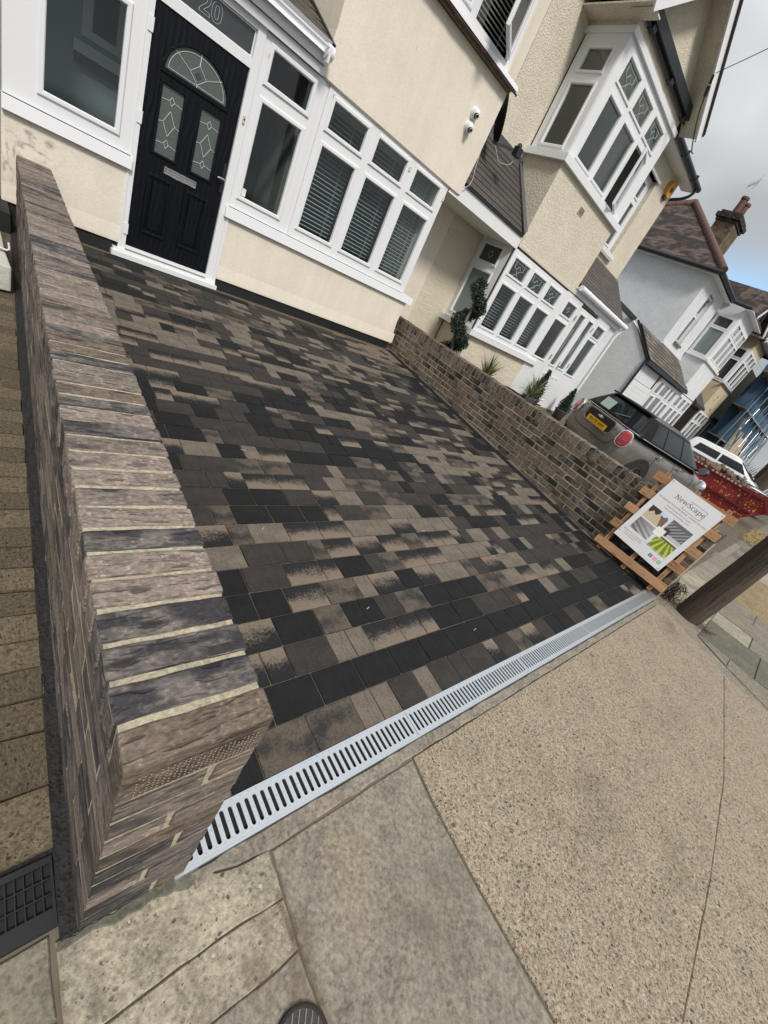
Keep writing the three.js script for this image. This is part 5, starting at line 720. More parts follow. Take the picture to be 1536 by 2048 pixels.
{
  part(h26, 'wall', [box(24.5, 31.2, 2.6, 6.1, -6.85, -6.6), box(31.0, 31.2, -0.2, 6.1, -14, -6.6)], M.creamFar);
  part(h26, 'bay', box(25.6, 28.2, 2.62, 3.95, -6.6, ZF), M.creamFar); part(h26, 'bay_top', box(25.6, 28.2, 5.66, 6.2, -6.6, ZF), M.creamFar);
  part(h26, 'wall_stain', [extrude(ngon(26.6, 3.45, 0.09, 9, 0.05), 0.004), extrude(ngon(26.4, 3.25, 0.06, 7, 0.035), 0.004), extrude(ngon(27.3, 2.85, 0.1, 9, 0.08), 0.004)], mat('wall_stain', [0.12, 0.1, 0.08], 0.9), [0, 0, ZF + 0.001]);
  windowFrame(h26, 'window', [25.62, 28.2, 4.0, 5.66], [[25.85, 26.5, 4.15, 5.1], [25.85, 26.5, 5.25, 5.55], [26.7, 27.3, 4.15, 5.1], [26.7, 27.3, 5.25, 5.55], [27.5, 28.05, 4.15, 5.1], [27.5, 28.05, 5.25, 5.55]], { at: [0, 0, ZF - 0.06], glass: M.darkGlass });
  windowFrame(h26, 'window', [-6.56, -5.78, 4.0, 5.66], [[-6.45, -5.9, 4.15, 5.05], [-6.45, -5.9, 5.2, 5.55]], { at: [25.66, 0, 0], turn: -Math.PI / 2, glass: M.darkGlass });
  for (const [x, y] of [[27.5, 5.57], [26.7, 5.57]]) { const s = part(h26, 'open_sash', ring(0, 0.56, 0, 0.4, 0.06, 0.04), M.upvc, [x, y, ZF + 0.02], [Math.PI + 0.8, 0, 0]); part(s, 'pane', box(0.05, 0.51, 0.05, 0.35, 0.012, 0.02), M.darkGlass); }
  part(h26, 'window_sill', [box(25.5, 28.3, 3.94, 4.01, ZF - 0.05, ZF + 0.08)], M.lead);
  windowFrame(h26, 'window', [25.6, 28.2, 0.9, 2.6], [[25.8, 26.45, 1.05, 1.95], [25.8, 26.45, 2.1, 2.48], [26.65, 27.25, 1.05, 1.95], [26.65, 27.25, 2.1, 2.48], [27.45, 28.05, 1.05, 1.95], [27.45, 28.05, 2.1, 2.48]], { at: [0, 0, ZF - 0.05], glass: M.darkGlass });
  windowFrame(h26, 'porch_screen', [28.3, 31.2, -0.1, 2.6], [[28.5, 29.2, 0.9, 2.4], [29.4, 30.1, 0.2, 2.4], [30.3, 31.0, 0.9, 2.4]], { at: [0, 0, ZF - 0.06], glass: M.darkGlass });
  part(h26, 'bay_base', box(25.6, 28.2, -0.3, 0.89, -6.5, ZF - 0.02), M.creamFar);
  for (const q of [quadPoly([[23.5, 2.7, -5.6], [25.6, 2.7, -5.6], [25.6, 3.6, -6.6], [23.5, 3.6, -6.6]]), quadPoly([[28.2, 2.7, -5.6], [31.4, 2.7, -5.6], [31.4, 3.6, -6.6], [28.2, 3.6, -6.6]])]) part(h26, 'lean_to_roof', q, M.slateB);
  part(h26, 'lean_to_trim', [box(23.5, 25.6, 2.58, 2.7, -5.72, -5.58), box(28.2, 31.4, 2.58, 2.7, -5.72, -5.58)], M.blueBlack);
  part(h26, 'gable_frame', [bar([25.0, 6.05, -5.45], [26.9, 7.3, -5.45], 0.04, 0.18), bar([28.8, 6.05, -5.45], [26.9, 7.3, -5.451], 0.04, 0.18)], M.upvc); part(h26, 'gable_timber', [box(25.3, 28.6, 6.05, 6.2, -5.7, -5.55)], M.blueBlack);
  part(h26, 'gable_roof', [quadPoly([[24.85, 6.05, -5.4], [26.9, 7.42, -5.4], [26.9, 7.42, -8], [24.85, 6.05, -6.6]]), quadPoly([[28.95, 6.05, -5.4], [26.9, 7.42, -5.4], [26.9, 7.42, -8], [28.95, 6.05, -6.6]])], M.roofFar);
  part(h26, 'gable_wall', quadPoly([[25.2, 6.1, -5.74], [28.6, 6.1, -5.74], [26.9, 7.3, -5.74]]), M.creamFar);
}
{ // scaffolding wrapped in blue netting at the end of the view
  const s = thing('scaffolding', 'blue netted scaffolding with steel tubes and leaning boards beyond the cream house', 'scaffolding');
  const netM = new THREE.MeshStandardMaterial({ name: 'blue_netting', color: lin(0.03, 0.075, 0.13), roughness: 0.9, side: THREE.DoubleSide });
  const netT = new THREE.MeshStandardMaterial({ name: 'thin_blue_netting', color: lin(0.07, 0.17, 0.27), roughness: 0.9, transparent: true, opacity: 0.55, side: THREE.DoubleSide });
  part(s, 'net', sheet2(28.3, 44, 0.2, 9, -5.3), netM); part(s, 'net', sheet2(28.0, 44, 2.0, 4.2, -4.75, 0.08), netT);
  for (let i = 0; i < 9; i++) part(s, 'standard_tube', rod([28.2 + i * 1.9, -0.2, -4.6], [28.2 + i * 1.9, 9, -4.6], 0.03, 6), M.steel);
  for (const y of [1.9, 3.6, 5.4, 7.2]) { part(s, 'ledger_tube', rod([27.9, y, -4.57], [44, y, -4.57], 0.03, 6), M.steel); part(s, 'platform', box(28, 44, y + 0.03, y + 0.08, -5.3, -4.6), mat('scaffold_board', [0.2, 0.17, 0.13], 0.9)); }
  for (let i = 0; i < 14; i++) { const x = 28 + i * 1.1; part(s, 'brace_tube', rod([x, R(-0.2, 0.4), R(-4.5, -3.9)], [x + R(-1.2, 2.2), R(3, 5.5), R(-4.8, -4.5)], 0.028, 6), i % 3 ? M.steel : mat('blue_tube', [0.03, 0.10, 0.25], 0.5)); }
  for (let i = 0; i < 5; i++) part(s, 'leaning_board', bar([28.6 + i * 1.3, -0.15, -3.9], [29.3 + i * 1.35, R(2.2, 3.4), -4.6], 0.2, 0.04), mat('weathered_board', [0.36, 0.30, 0.22], 0.85));
  part(s, 'grey_sheet', [moved(new THREE.BoxGeometry(1.2, 2.0, 0.03), 29.6, 0.9, -4.1, 0.1, -0.2), moved(new THREE.BoxGeometry(0.9, 1.6, 0.03), 33, 0.8, -3.9, -0.1, -0.25)], mat('grey_board', [0.23, 0.25, 0.28], 0.8));
  part(s, 'house_wall', box(31.6, 46, -0.2, 6.2, -7.2, -7.0), M.creamFar);
  const pile = []; for (let i = 0; i < 46; i++) { const x = R(28, 40), z = R(-3.6, -1.8); pile.push(rod([x, R(0.1, 0.9), z], [x + R(1.5, 3), R(0.6, 2.6), z + R(-0.5, 0.5)], 0.028, 5)); } part(s, 'loose_tubes', pile, M.galv).userData.kind = 'stuff';
  function sheet2(x0, x1, y0, y1, z, amp = 0.16) { const g = new THREE.PlaneGeometry(x1 - x0, y1 - y0, 60, 24), p = g.attributes.position; for (let i = 0; i < p.count; i++) { const x = p.getX(i) + (x0 + x1) / 2, y = p.getY(i) + (y0 + y1) / 2; p.setXYZ(i, x, y, z + amp * Math.sin(x * 2.1) * Math.sin(y * 1.7) + amp * 0.4 * Math.sin(x * 6 + y * 3)); } g.computeVertexNormals(); return g; }
}
// ---------------------------------------------------------------- timber pallet with the sign
{
  const p = thing('pallet', 'rough timber pallet stood on edge against the right brick wall', 'pallet', [4.963, 0.0, -0.662], -Math.PI / 2);
  p.rotation.order = 'YXZ'; p.rotation.set(-0.185, -Math.PI / 2, 0); p.position.y = 0.035;
  // local x: along the wall towards the street, y up, z out towards the drive
  const bd = (y, x0 = -0.415, x1 = 0.415, h = 0.088) => { const w = x1 - x0, g = bevelBox(w, h, 0.02, 0.003, 0.003, rnd, R(0, 1), R(0, 1)); const uv = g.attributes.uv, q = g.attributes.position; for (let i = 0; i < q.count; i++) uv.setXY(i, q.getY(i) + y, q.getX(i) + y * 3); return part(p, 'board', g, pick([M.wood, M.wood, M.woodB]), [(x0 + x1) / 2 + R(-0.012, 0.012), y, R(-0.001, 0.001)], [0, 0, R(-0.012, 0.012)]); };
  for (const y of [0.105, 0.35, 0.565, 0.785, 0.985]) { const b = bd(y); for (const x of [-0.37, -0.34, 0.34, 0.37]) part(b, 'nail', extrude(ngon(x, R(-0.02, 0.02), 0.004, 7), 0.002), M.black, [0, 0, 0.0098]); }
  for (const x of [-0.32, 0.0, 0.315]) { const g = bevelBox(0.042, 1.06, 0.09, 0.004, 0.003); part(p, 'stringer', g, M.woodB, [x, 0.535, -0.0555]); }
  for (const y of [0.105, 0.55, 1.0]) { const g = bevelBox(0.83, 0.088, 0.018, 0.003, 0.003); const uv = g.attributes.uv, q = g.attributes.position; for (let i = 0; i < q.count; i++) uv.setXY(i, q.getY(i) + y, q.getX(i)); part(p, 'back_board', g, M.wood, [0, y, -0.11]); }
  const bag = thing('black_sheet', 'crumpled black plastic sheet behind the lower part of the pallet', 'sheet', [5.10, 0.04, -0.66], -Math.PI / 2); { const g = new THREE.PlaneGeometry(0.72, 0.62, 24, 20), q = g.attributes.position; for (let i = 0; i < q.count; i++) q.setZ(i, 0.014 * Math.sin(q.getX(i) * 31) * Math.sin(q.getY(i) * 27) + 0.008 * Math.sin(q.getX(i) * 63 + q.getY(i) * 40)); g.computeVertexNormals(); g.translate(0, 0.31, 0); part(bag, 'sheet', g, mat('black_polythene', [0.012, 0.012, 0.013], 0.32, { side: THREE.DoubleSide })); bag.rotation.order = 'YXZ'; bag.rotation.set(-0.12, -Math.PI / 2, 0); }
  // sign board
  const W = 700, Hh = 1000, c = document.createElement('canvas'); c.width = W; c.height = Hh; const x = c.getContext('2d');
  x.fillStyle = '#e3e4e8'; x.fillRect(0, 0, W, Hh);
  x.fillStyle = '#f4f5f8'; x.fillRect(0, 60, W, 3); x.fillRect(60, 0, 2, 330);
  x.fillStyle = '#2a2a2e'; x.textAlign = 'left'; x.font = '82px serif'; x.fillText('NewScape', 168, 178);
  x.strokeStyle = '#2a2a2e'; x.lineWidth = 4; x.beginPath(); x.moveTo(350, 112); x.lineTo(350, 96); x.lineTo(560, 96); x.lineTo(560, 226); x.lineTo(320, 226); x.lineTo(320, 200); x.stroke();
  x.textAlign = 'center'; x.font = 'italic 31px serif'; x.fillText('All Aspects Of Landscaping - Crafted To Last', 350, 268);
  x.font = 'italic 24px serif'; x.fillText('Transforming Outdoor Spaces', 350, 312); x.font = 'italic 25px serif'; x.fillText('Essex and Surrounding Areas', 350, 350);
  const rs = rngOf(4), photo = (px, py, w, h, f) => { const st = 5; for (let j = 0; j < h; j += st) for (let i = 0; i < w; i += st) { const q = f(i / w, j / h); x.fillStyle = `rgb(${q.map((v) => clamp(Math.round(v + (rs() - 0.5) * 26), 0, 255)).join(',')})`; x.fillRect(px + i, py + j, Math.min(st, w - i), Math.min(st, h - j)); } };
  photo(70, 400, 262, 190, (u, v) => (v < 0.42 - 0.25 * u + 0.1 * Math.sin(u * 20) && v < 0.5 ? (v < 0.1 + 0.2 * u && u > 0.5 ? [205, 222, 238] : [58, 52, 50]) : u > 0.55 + 0.3 * v ? [128, 104, 88] : [206, 190, 164]));
  photo(365, 390, 270, 230, (u, v) => (v < 0.18 ? [110, 108, 110] : v > 0.8 && u > 0.3 ? [198, 198, 200] : u < 0.3 && v > 0.55 ? [64, 66, 74] : [124 + 42 * Math.sin(u * 30 + v * 26), 124 + 42 * Math.sin(u * 30 + v * 26), 130 + 42 * Math.sin(u * 30 + v * 26)]));
  photo(70, 612, 262, 190, (u, v) => { const q = 128 + 46 * Math.sin(u * 11 - v * 19) * v + 50 * u; return [q, q, q + 2]; });
  photo(372, 640, 262, 200, (u, v) => { const q = Math.sin((u - 0.5) * 26 / (v + 0.5)); return v < 0.12 ? [96, 104, 66] : q > 0.25 ? [196, 206, 92] : [120, 138, 44]; });
  x.fillStyle = '#f4f4f4'; x.fillRect(304, 562, 112, 112);
  x.fillStyle = '#c4c6cc'; x.fillRect(330, 822, 330, 9);
  x.fillStyle = '#3a3a3e'; x.textAlign = 'left'; x.font = '20px sans-serif'; ['Call Us for a Free Quotation', 'on your Landscaping Project', 'or Visit Our Website'].forEach((t, i) => x.fillText(t, 70, 858 + i * 28)); x.beginPath(); x.arc(52, 850, 9, 0.4, 5.2); x.lineWidth = 5; x.strokeStyle = '#3a3a3e'; x.stroke();
  x.fillStyle = '#24509a'; x.fillRect(478, 890, 44, 44); x.fillStyle = '#fff'; x.font = 'bold 40px sans-serif'; x.fillText('f', 492, 930);
  x.fillStyle = '#e2405f'; x.fillRect(540, 890, 44, 44); x.strokeStyle = '#fff'; x.lineWidth = 4; x.strokeRect(549, 899, 26, 26); x.beginPath(); x.arc(562, 912, 6, 0, 6.3); x.stroke();
  x.fillStyle = '#4fae3c'; x.fillRect(602, 890, 44, 44); x.strokeStyle = '#fff'; x.beginPath(); x.arc(624, 911, 13, 0, 6.3); x.stroke(); x.beginPath(); x.arc(625, 912, 5, 0.5, 2.8); x.stroke();
  const tx = new THREE.CanvasTexture(c); tx.colorSpace = THREE.SRGBColorSpace; tx.anisotropy = 8;
  const sg = thing('sign', 'white landscaping firm sign with photographs fixed to the pallet', 'sign'); sg.rotation.order = 'YXZ'; sg.rotation.set(-0.185, -Math.PI / 2, -0.07); sg.position.copy(p.position);
  part(sg, 'board', box(-0.3155, 0.2515, 0.2295, 1.0185, 0.0125, 0.0185), M.upvc);
  part(sg, 'print', new THREE.PlaneGeometry(0.566, 0.788), mat('printed_face', 0xffffff, 0.5, { map: tx }), [-0.032, 0.624, 0.0195]);
  for (const [a, b] of [[-0.298, 1.0], [0.234, 1.0], [-0.298, 0.30], [0.234, 0.25]]) part(sg, 'screw', extrude(ngon(a, b, 0.006, 8), 0.003), M.steel, [0, 0, 0.0195]);
}
// ---------------------------------------------------------------- telegraph pole and dry twigs at its foot
{
  const p = thing('telegraph_pole', 'dark tarred timber telegraph pole at the edge of the drive crossover', 'pole', [5.27, -0.03, 0.065]); p.rotation.x = 0.052;
  const pts = []; for (let i = 0; i <= 24; i++) pts.push(new THREE.Vector2(lerp(0.125, 0.09, i / 24) + 0.004 * Math.sin(i * 1.9), i * 0.35)); const g = new THREE.LatheGeometry(pts, 28), q = g.attributes.position, uv = g.attributes.uv;
  for (let i = 0; i < q.count; i++) { const a = Math.atan2(q.getZ(i), q.getX(i)), k = 1 + 0.035 * Math.sin(a * 3 + q.getY(i) * 0.7) + 0.02 * Math.sin(a * 7 - q.getY(i)); q.setX(i, q.getX(i) * k); q.setZ(i, q.getZ(i) * k); uv.setXY(i, uv.getX(i), q.getY(i) * 0.5); }
  g.computeVertexNormals(); part(p, 'shaft', g, M.pole);
  const t = thing('dry_shrub', 'tangle of bare brown twigs between the telegraph pole and the wall end', 'shrub', [5.27, 0, -0.19]); const tw = [];
  for (let i = 0; i < 46; i++) { const a = R(0, 6.28), r0 = R(0, 0.1), L = R(0.12, 0.36), b = R(0, 6.28), pt = [[r0 * Math.cos(a), 0, r0 * Math.sin(a) * 0.7]]; for (let k = 1; k < 5; k++) pt.push([pt[0][0] + L * k / 4 * Math.cos(b + k * R(-0.2, 0.25)) * 0.9 + 0.02, R(0.02, 0.05) + 0.16 * Math.sin(k / 4 * 2.6), pt[0][2] + L * k / 4 * Math.sin(b) * 0.5]); tw.push(tube(pt, R(0.0015, 0.0035), 8, 4).toNonIndexed()); }
  part(t, 'twigs', tw, M.twig).userData.kind = 'stuff'; const lv = []; for (let i = 0; i < 120; i++) lv.push(moved(new THREE.PlaneGeometry(0.018, 0.01), R(-0.16, 0.2), R(0.004, 0.07), R(-0.14, 0.14), R(0, 6), R(-1.8, 0), R(0, 3))); part(t, 'dead_leaves', lv, mat('dead_leaf', [0.16, 0.10, 0.05], 0.9, { side: THREE.DoubleSide })).userData.kind = 'stuff';
  const w2 = []; for (let i = 0; i < 26; i++) { const a = R(0, 6.28); w2.push(rod([5.24 + R(-0.06, 0.1), 0, 0.23 + R(-0.05, 0.05)], [5.24 + 0.14 * Math.cos(a), R(0.01, 0.05), 0.24 + 0.1 * Math.sin(a)], 0.0018, 4)); } tag(part(null, 'dry_weeds', w2, mat('weed_stem', [0.15, 0.09, 0.05], 0.9)), 'wisp of dry brown weeds at the near foot of the telegraph pole', 'weeds').userData.kind = 'stuff';
}
// ---------------------------------------------------------------- plants along the neighbour's front
const leafGeo = (() => { const s = new THREE.Shape(); s.moveTo(0, 0); s.quadraticCurveTo(0.017, 0.02, 0, 0.05); s.quadraticCurveTo(-0.017, 0.02, 0, 0); return new THREE.ShapeGeometry(s, 3); })();
function foliage(parent, name, blobs, n, m, size = 1) { // leaves spread through the outer shell of lumpy blobs
  for (const mm of [0, 1]) { const list = []; for (let i = 0; i < n / 2; i++) { const [bx, by, bz, rx, ry, rz] = pick(blobs), a = R(0, 6.28), u = R(-1, 1), s = Math.sqrt(1 - u * u), k = 0.6 + 0.45 * Math.sqrt(rnd()) + 0.08 * Math.sin(a * 5 + u * 7); list.push(moved(leafGeo, bx + rx * k * s * Math.cos(a), by + ry * k * u, bz + rz * k * s * Math.sin(a), R(0, 6.28), R(-1.4, 1.4), R(0, 6.28)).scale(1, 1, 1)); } const g = mergeGeometries(list.map((q) => clean(q))); const f = part(parent, name, g, m[mm]); f.userData.kind = 'stuff'; if (size !== 1) { const p = g.attributes.position; } }
}
const leafM = [mat('green_leaf', [0.03, 0.055, 0.034], 0.55, { side: THREE.DoubleSide }), mat('deep_green_leaf', [0.014, 0.028, 0.019], 0.6, { side: THREE.DoubleSide })];
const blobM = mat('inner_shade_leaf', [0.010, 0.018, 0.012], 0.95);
{ // cloud-pruned spiral conifer beside the recess
  const t = thing('spiral_topiary', 'evergreen clipped into a dark green spiral on a pale stem', 'shrub', [6.54, 0.26, -5.66]);
  const B = []; for (let i = 0; i < 17; i++) { const q = i / 16, a = q * 2.35 * 6.283 + 2.4, rr = 0.155 - 0.05 * q, w = 0.145 - 0.03 * q; B.push([rr * Math.cos(a) + 0.1 * q, 0.24 + 1.5 * q, rr * Math.sin(a), w, w * 0.78, w]); }
  part(t, 'trunk', tube([[0, -0.2, 0], [0.02, 0.1, 0], [-0.02, 0.35, 0.0], [0.05, 0.55, 0.02], [-0.02, 0.75, 0], [0.03, 1.0, 0.02], [0.06, 1.2, 0], [0.12, 1.65, 0]], 0.028, 40), M.bark);
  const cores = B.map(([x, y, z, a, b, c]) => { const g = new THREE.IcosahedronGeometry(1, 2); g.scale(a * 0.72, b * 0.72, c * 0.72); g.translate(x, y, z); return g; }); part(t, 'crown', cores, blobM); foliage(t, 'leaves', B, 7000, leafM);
}
function coneTree(name, label, pos, h, w) {
  const t = thing(name, label, 'potted shrub', pos, R(0, 3), 'clipped cones in pots beside the porch door');
  const pg = new THREE.LatheGeometry([[0, 0], [0.13, 0], [0.17, 0.24], [0.185, 0.25], [0.185, 0.285], [0.165, 0.285], [0.16, 0.25], [0, 0.245]].map(([a, b]) => new THREE.Vector2(a, b)), 24); part(t, 'pot', pg, M.pot);
  const B = []; for (let i = 0; i < 7; i++) { const k = i / 6; B.push([R(-0.02, 0.02), 0.36 + k * h, R(-0.02, 0.02), w * (1 - 0.78 * k), 0.13, w * (1 - 0.78 * k)]); }
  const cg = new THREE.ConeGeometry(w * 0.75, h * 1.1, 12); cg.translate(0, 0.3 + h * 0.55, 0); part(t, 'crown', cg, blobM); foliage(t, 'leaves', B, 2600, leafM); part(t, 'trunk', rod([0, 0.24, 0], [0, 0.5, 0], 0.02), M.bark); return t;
}
coneTree('potted_cone_shrub', 'clipped evergreen cone in a dark pot left of the white porch doors', [9.98, 0.24, -5.42], 0.50, 0.17);
coneTree('potted_cone_shrub', 'clipped evergreen cone in a dark pot right of the white porch doors', [11.55, 0.20, -5.32], 0.42, 0.18);
function spiky(label, pos, n, L, pot) {
  const t = thing('spiky_plant', label, 'plant', pos), blades = [[], []];
  for (let i = 0; i < n; i++) { const a = R(0, 6.28), lean = R(0.1, 1.15), len = L * R(0.75, 1.1), pts = []; for (let k = 0; k <= 5; k++) { const s = k / 5, ben = lean + 0.5 * s * s * lean; pts.push([len * s * Math.sin(ben) * Math.cos(a), len * s * Math.cos(ben), len * s * Math.sin(ben) * Math.sin(a)]); } const pos2 = [], idx = []; pts.forEach((q, k) => { const w = 0.014 * (1 - (k / 5) ** 2) + 0.001, sx = -Math.sin(a) * w, sz = Math.cos(a) * w; pos2.push(q[0] + sx, q[1], q[2] + sz, q[0] - sx, q[1], q[2] - sz); if (k) { const b = (k - 1) * 2; idx.push(b, b + 1, b + 2, b + 1, b + 3, b + 2); } }); const g = new THREE.BufferGeometry(); g.setAttribute('position', new THREE.Float32BufferAttribute(pos2, 3)); g.setIndex(idx); g.computeVertexNormals(); blades[i % 3 ? 0 : 1].push(uvOf(g)); }
  blades.forEach((b, i) => { part(t, 'blades', b, [ym, ymB][i]).userData.kind = 'stuff'; });
  if (pot) { const pg = new THREE.LatheGeometry([[0, -0.26], [0.12, -0.26], [0.17, -0.1], [0.165, 0.0], [0.145, 0.0], [0, -0.02]].map(([a, b]) => new THREE.Vector2(a, b)), 24); part(t, 'pot', pg, M.pot); }
}
const ym = mat('green_blade', [0.10, 0.13, 0.045], 0.5, { side: THREE.DoubleSide }), ymB = mat('pale_blade', [0.27, 0.26, 0.12], 0.5, { side: THREE.DoubleSide });
spiky('low spiky green plant below the neighbour bay, just over the brick wall', [7.18, 0.52, -5.05], 80, 0.62, false);
spiky('spiky plant with arching pale striped blades in a pot by the porch door', [9.05, 0.58, -5.0], 60, 0.6, true);
{ const g = thing('coiled_hose', 'black coiled hose lying on the ground below the neighbour bay', 'hose', [8.75, 0.4, -5.1]); const pts = []; for (let i = 0; i <= 60; i++) { const a = i / 60 * 6.28 * 3; pts.push([0.24 * Math.cos(a), 0.04 + i * 0.0012, 0.2 * Math.sin(a)]); } part(g, 'coil', tube(pts, 0.028, 160, 7), M.rubber); }
{ const g = thing('black_planter_edge', 'low black edging behind the spiky plant at the bay foot', 'edging', [8.2, 0.36, -5.3]); part(g, 'edging', extrude([[-0.75, 0], [0.8, 0], [0.8, 0.14], [0.2, 0.2], [-0.75, 0.16]], 0.1, 0.01), M.black); part(g, 'rim', tube([[-0.75, 0.17, 0.05], [0.2, 0.21, 0.05], [0.8, 0.15, 0.05]], 0.014, 12), M.rubber); }
{ const g = thing('small_pot', 'small dark red brown pot standing behind the house end of the right wall', 'pot', [5.62, 0.62, -5.95]); part(g, 'body', lumpyBrick(0.17, 0.5, 0.12, 9, 0.004, 0.03), mat('red_brown_glaze', [0.07, 0.035, 0.03], 0.5)); part(g, 'foot', box(-0.07, 0.07, -0.5, -0.24, -0.05, 0.05), M.pot); }
// ---------------------------------------------------------------- left edge: neighbour's white bits
{
  const b = thing('white_block', 'weathered white painted block at the left edge beside the wall', 'block', [-0.02, driveY(0, -4.05), -4.1], 0.05); const wm = mat('dirty_white_paint', lin(0.62, 0.61, 0.58), 0.8, { map: T.dash }); part(b, 'block', [moved(lumpyBrick(0.14, 0.17, 0.34, 3, 0.004, 0.012), 0.13, 0.085, 0)], wm); part(b, 'block', [moved(lumpyBrick(0.3, 0.14, 0.34, 4, 0.004, 0.012), -0.10, 0.07, 0.01)], wm);
  const p = thing('plastic_guard', 'curved white plastic panel leaning at the left edge of the drive', 'panel', [-0.03, driveY(0, -4.5), -4.5], 0.1); const pts = []; for (let i = 0; i <= 8; i++) { const s = i / 8; pts.push([0.17 + 0.02 * Math.sin(s * 3) - 0.22 * s * s, 0.62 * s]); } const back = [...pts].reverse().map(([x, y]) => [x - 0.03, y]); part(p, 'guard', extrude([...pts, ...back], 0.5, 0.004).translate(0, 0, -0.25), wm); part(p, 'wire', tube([[-0.1, 0.2, 0.27], [0.12, 0.17, 0.27], [0.19, 0.16, 0.27], [0.19, 0.21, 0.27]], 0.007, 16), M.upvc);
  const n = part(null, 'neighbour_wall', [box(-2, 0.185, 0.3, 6, -6.8, -5.9)], mat('navy_render', lin(0.045, 0.055, 0.085), 0.8, { map: T.render })); tag(n, 'strip of dark navy neighbouring wall at the far left edge', 'wall');
  const k = part(null, 'dark_step', [box(-1.2, 0.24, 0.3, 0.5, -5.9, -5.25)], M.plinth); tag(k, 'black painted step in the corner behind the left brick wall', 'step');
}
{ // scraps on the paving and pavement
  const twl = mat('straw_scrap', [0.5, 0.44, 0.3], 0.8), spots = [[1.45, -0.93], [2.35, -1.45], [1.1, -1.55], [3.2, -3.2], [1.25, -2.3], [2.9, -2.2], [4.0, -4.0], [2.1, -0.62]];
  spots.forEach(([x, z], i) => { const s = part(null, 'straw_scrap', bar([0, 0, 0], [R(0.014, 0.032), 0.002, R(-0.018, 0.018)], 0.0025), twl, [x, driveY(x, z) + 0.005, z]); tag(s, 'tiny pale straw scrap lying on the block paving', 'scrap', 'straw scraps on the block paving'); });
  const lf = part(null, 'fallen_leaf', (() => { const g = leafGeo.clone(); g.rotateX(-1.4); return g; })(), mat('orange_leaf', [0.45, 0.16, 0.06], 0.8, { side: THREE.DoubleSide }), [3.05, 0.006, -0.14], [0, 1, 0]); tag(lf, 'tiny orange fallen leaf on the pebbly slab near the drain', 'leaf');
  const tw = part(null, 'twig', tube([[0, 0, 0], [0.03, 0.002, 0.05], [0.045, 0.002, 0.11]], 0.0018, 10, 5), mat('pale_twig', [0.3, 0.24, 0.15], 0.9), [2.42, 0.004, 0.16]); tag(tw, 'thin dry twig lying on the pebbly slab', 'twig');
}
// ---------------------------------------------------------------- cars
// local axes: x forward from the rear bumper, y up, z to the car's right
function curve(list) { return (x) => { for (let i = 1; i < list.length; i++) if (x <= list[i][0]) { const t = clamp((x - list[i - 1][0]) / (list[i][0] - list[i - 1][0])), s = t * t * (3 - 2 * t); return lerp(list[i - 1][1], list[i][1], lerp(t, s, 0.5)); } return list[list.length - 1][1]; }; }
function gridMesh(nu, nv, f) { const pos = [], uv = [], idx = []; for (let i = 0; i <= nu; i++) for (let k = 0; k <= nv; k++) { pos.push(...f(i / nu, k / nv)); uv.push(i / nu, k / nv); } for (let i = 0; i < nu; i++) for (let k = 0; k < nv; k++) { const a = i * (nv + 1) + k, b = a + nv + 1; idx.push(a, a + 1, b, b, a + 1, b + 1); } const g = new THREE.BufferGeometry(); g.setAttribute('position', new THREE.Float32BufferAttribute(pos, 3)); g.setAttribute('uv', new THREE.Float32BufferAttribute(uv, 2)); g.setIndex(idx); g.computeVertexNormals(); return g; }
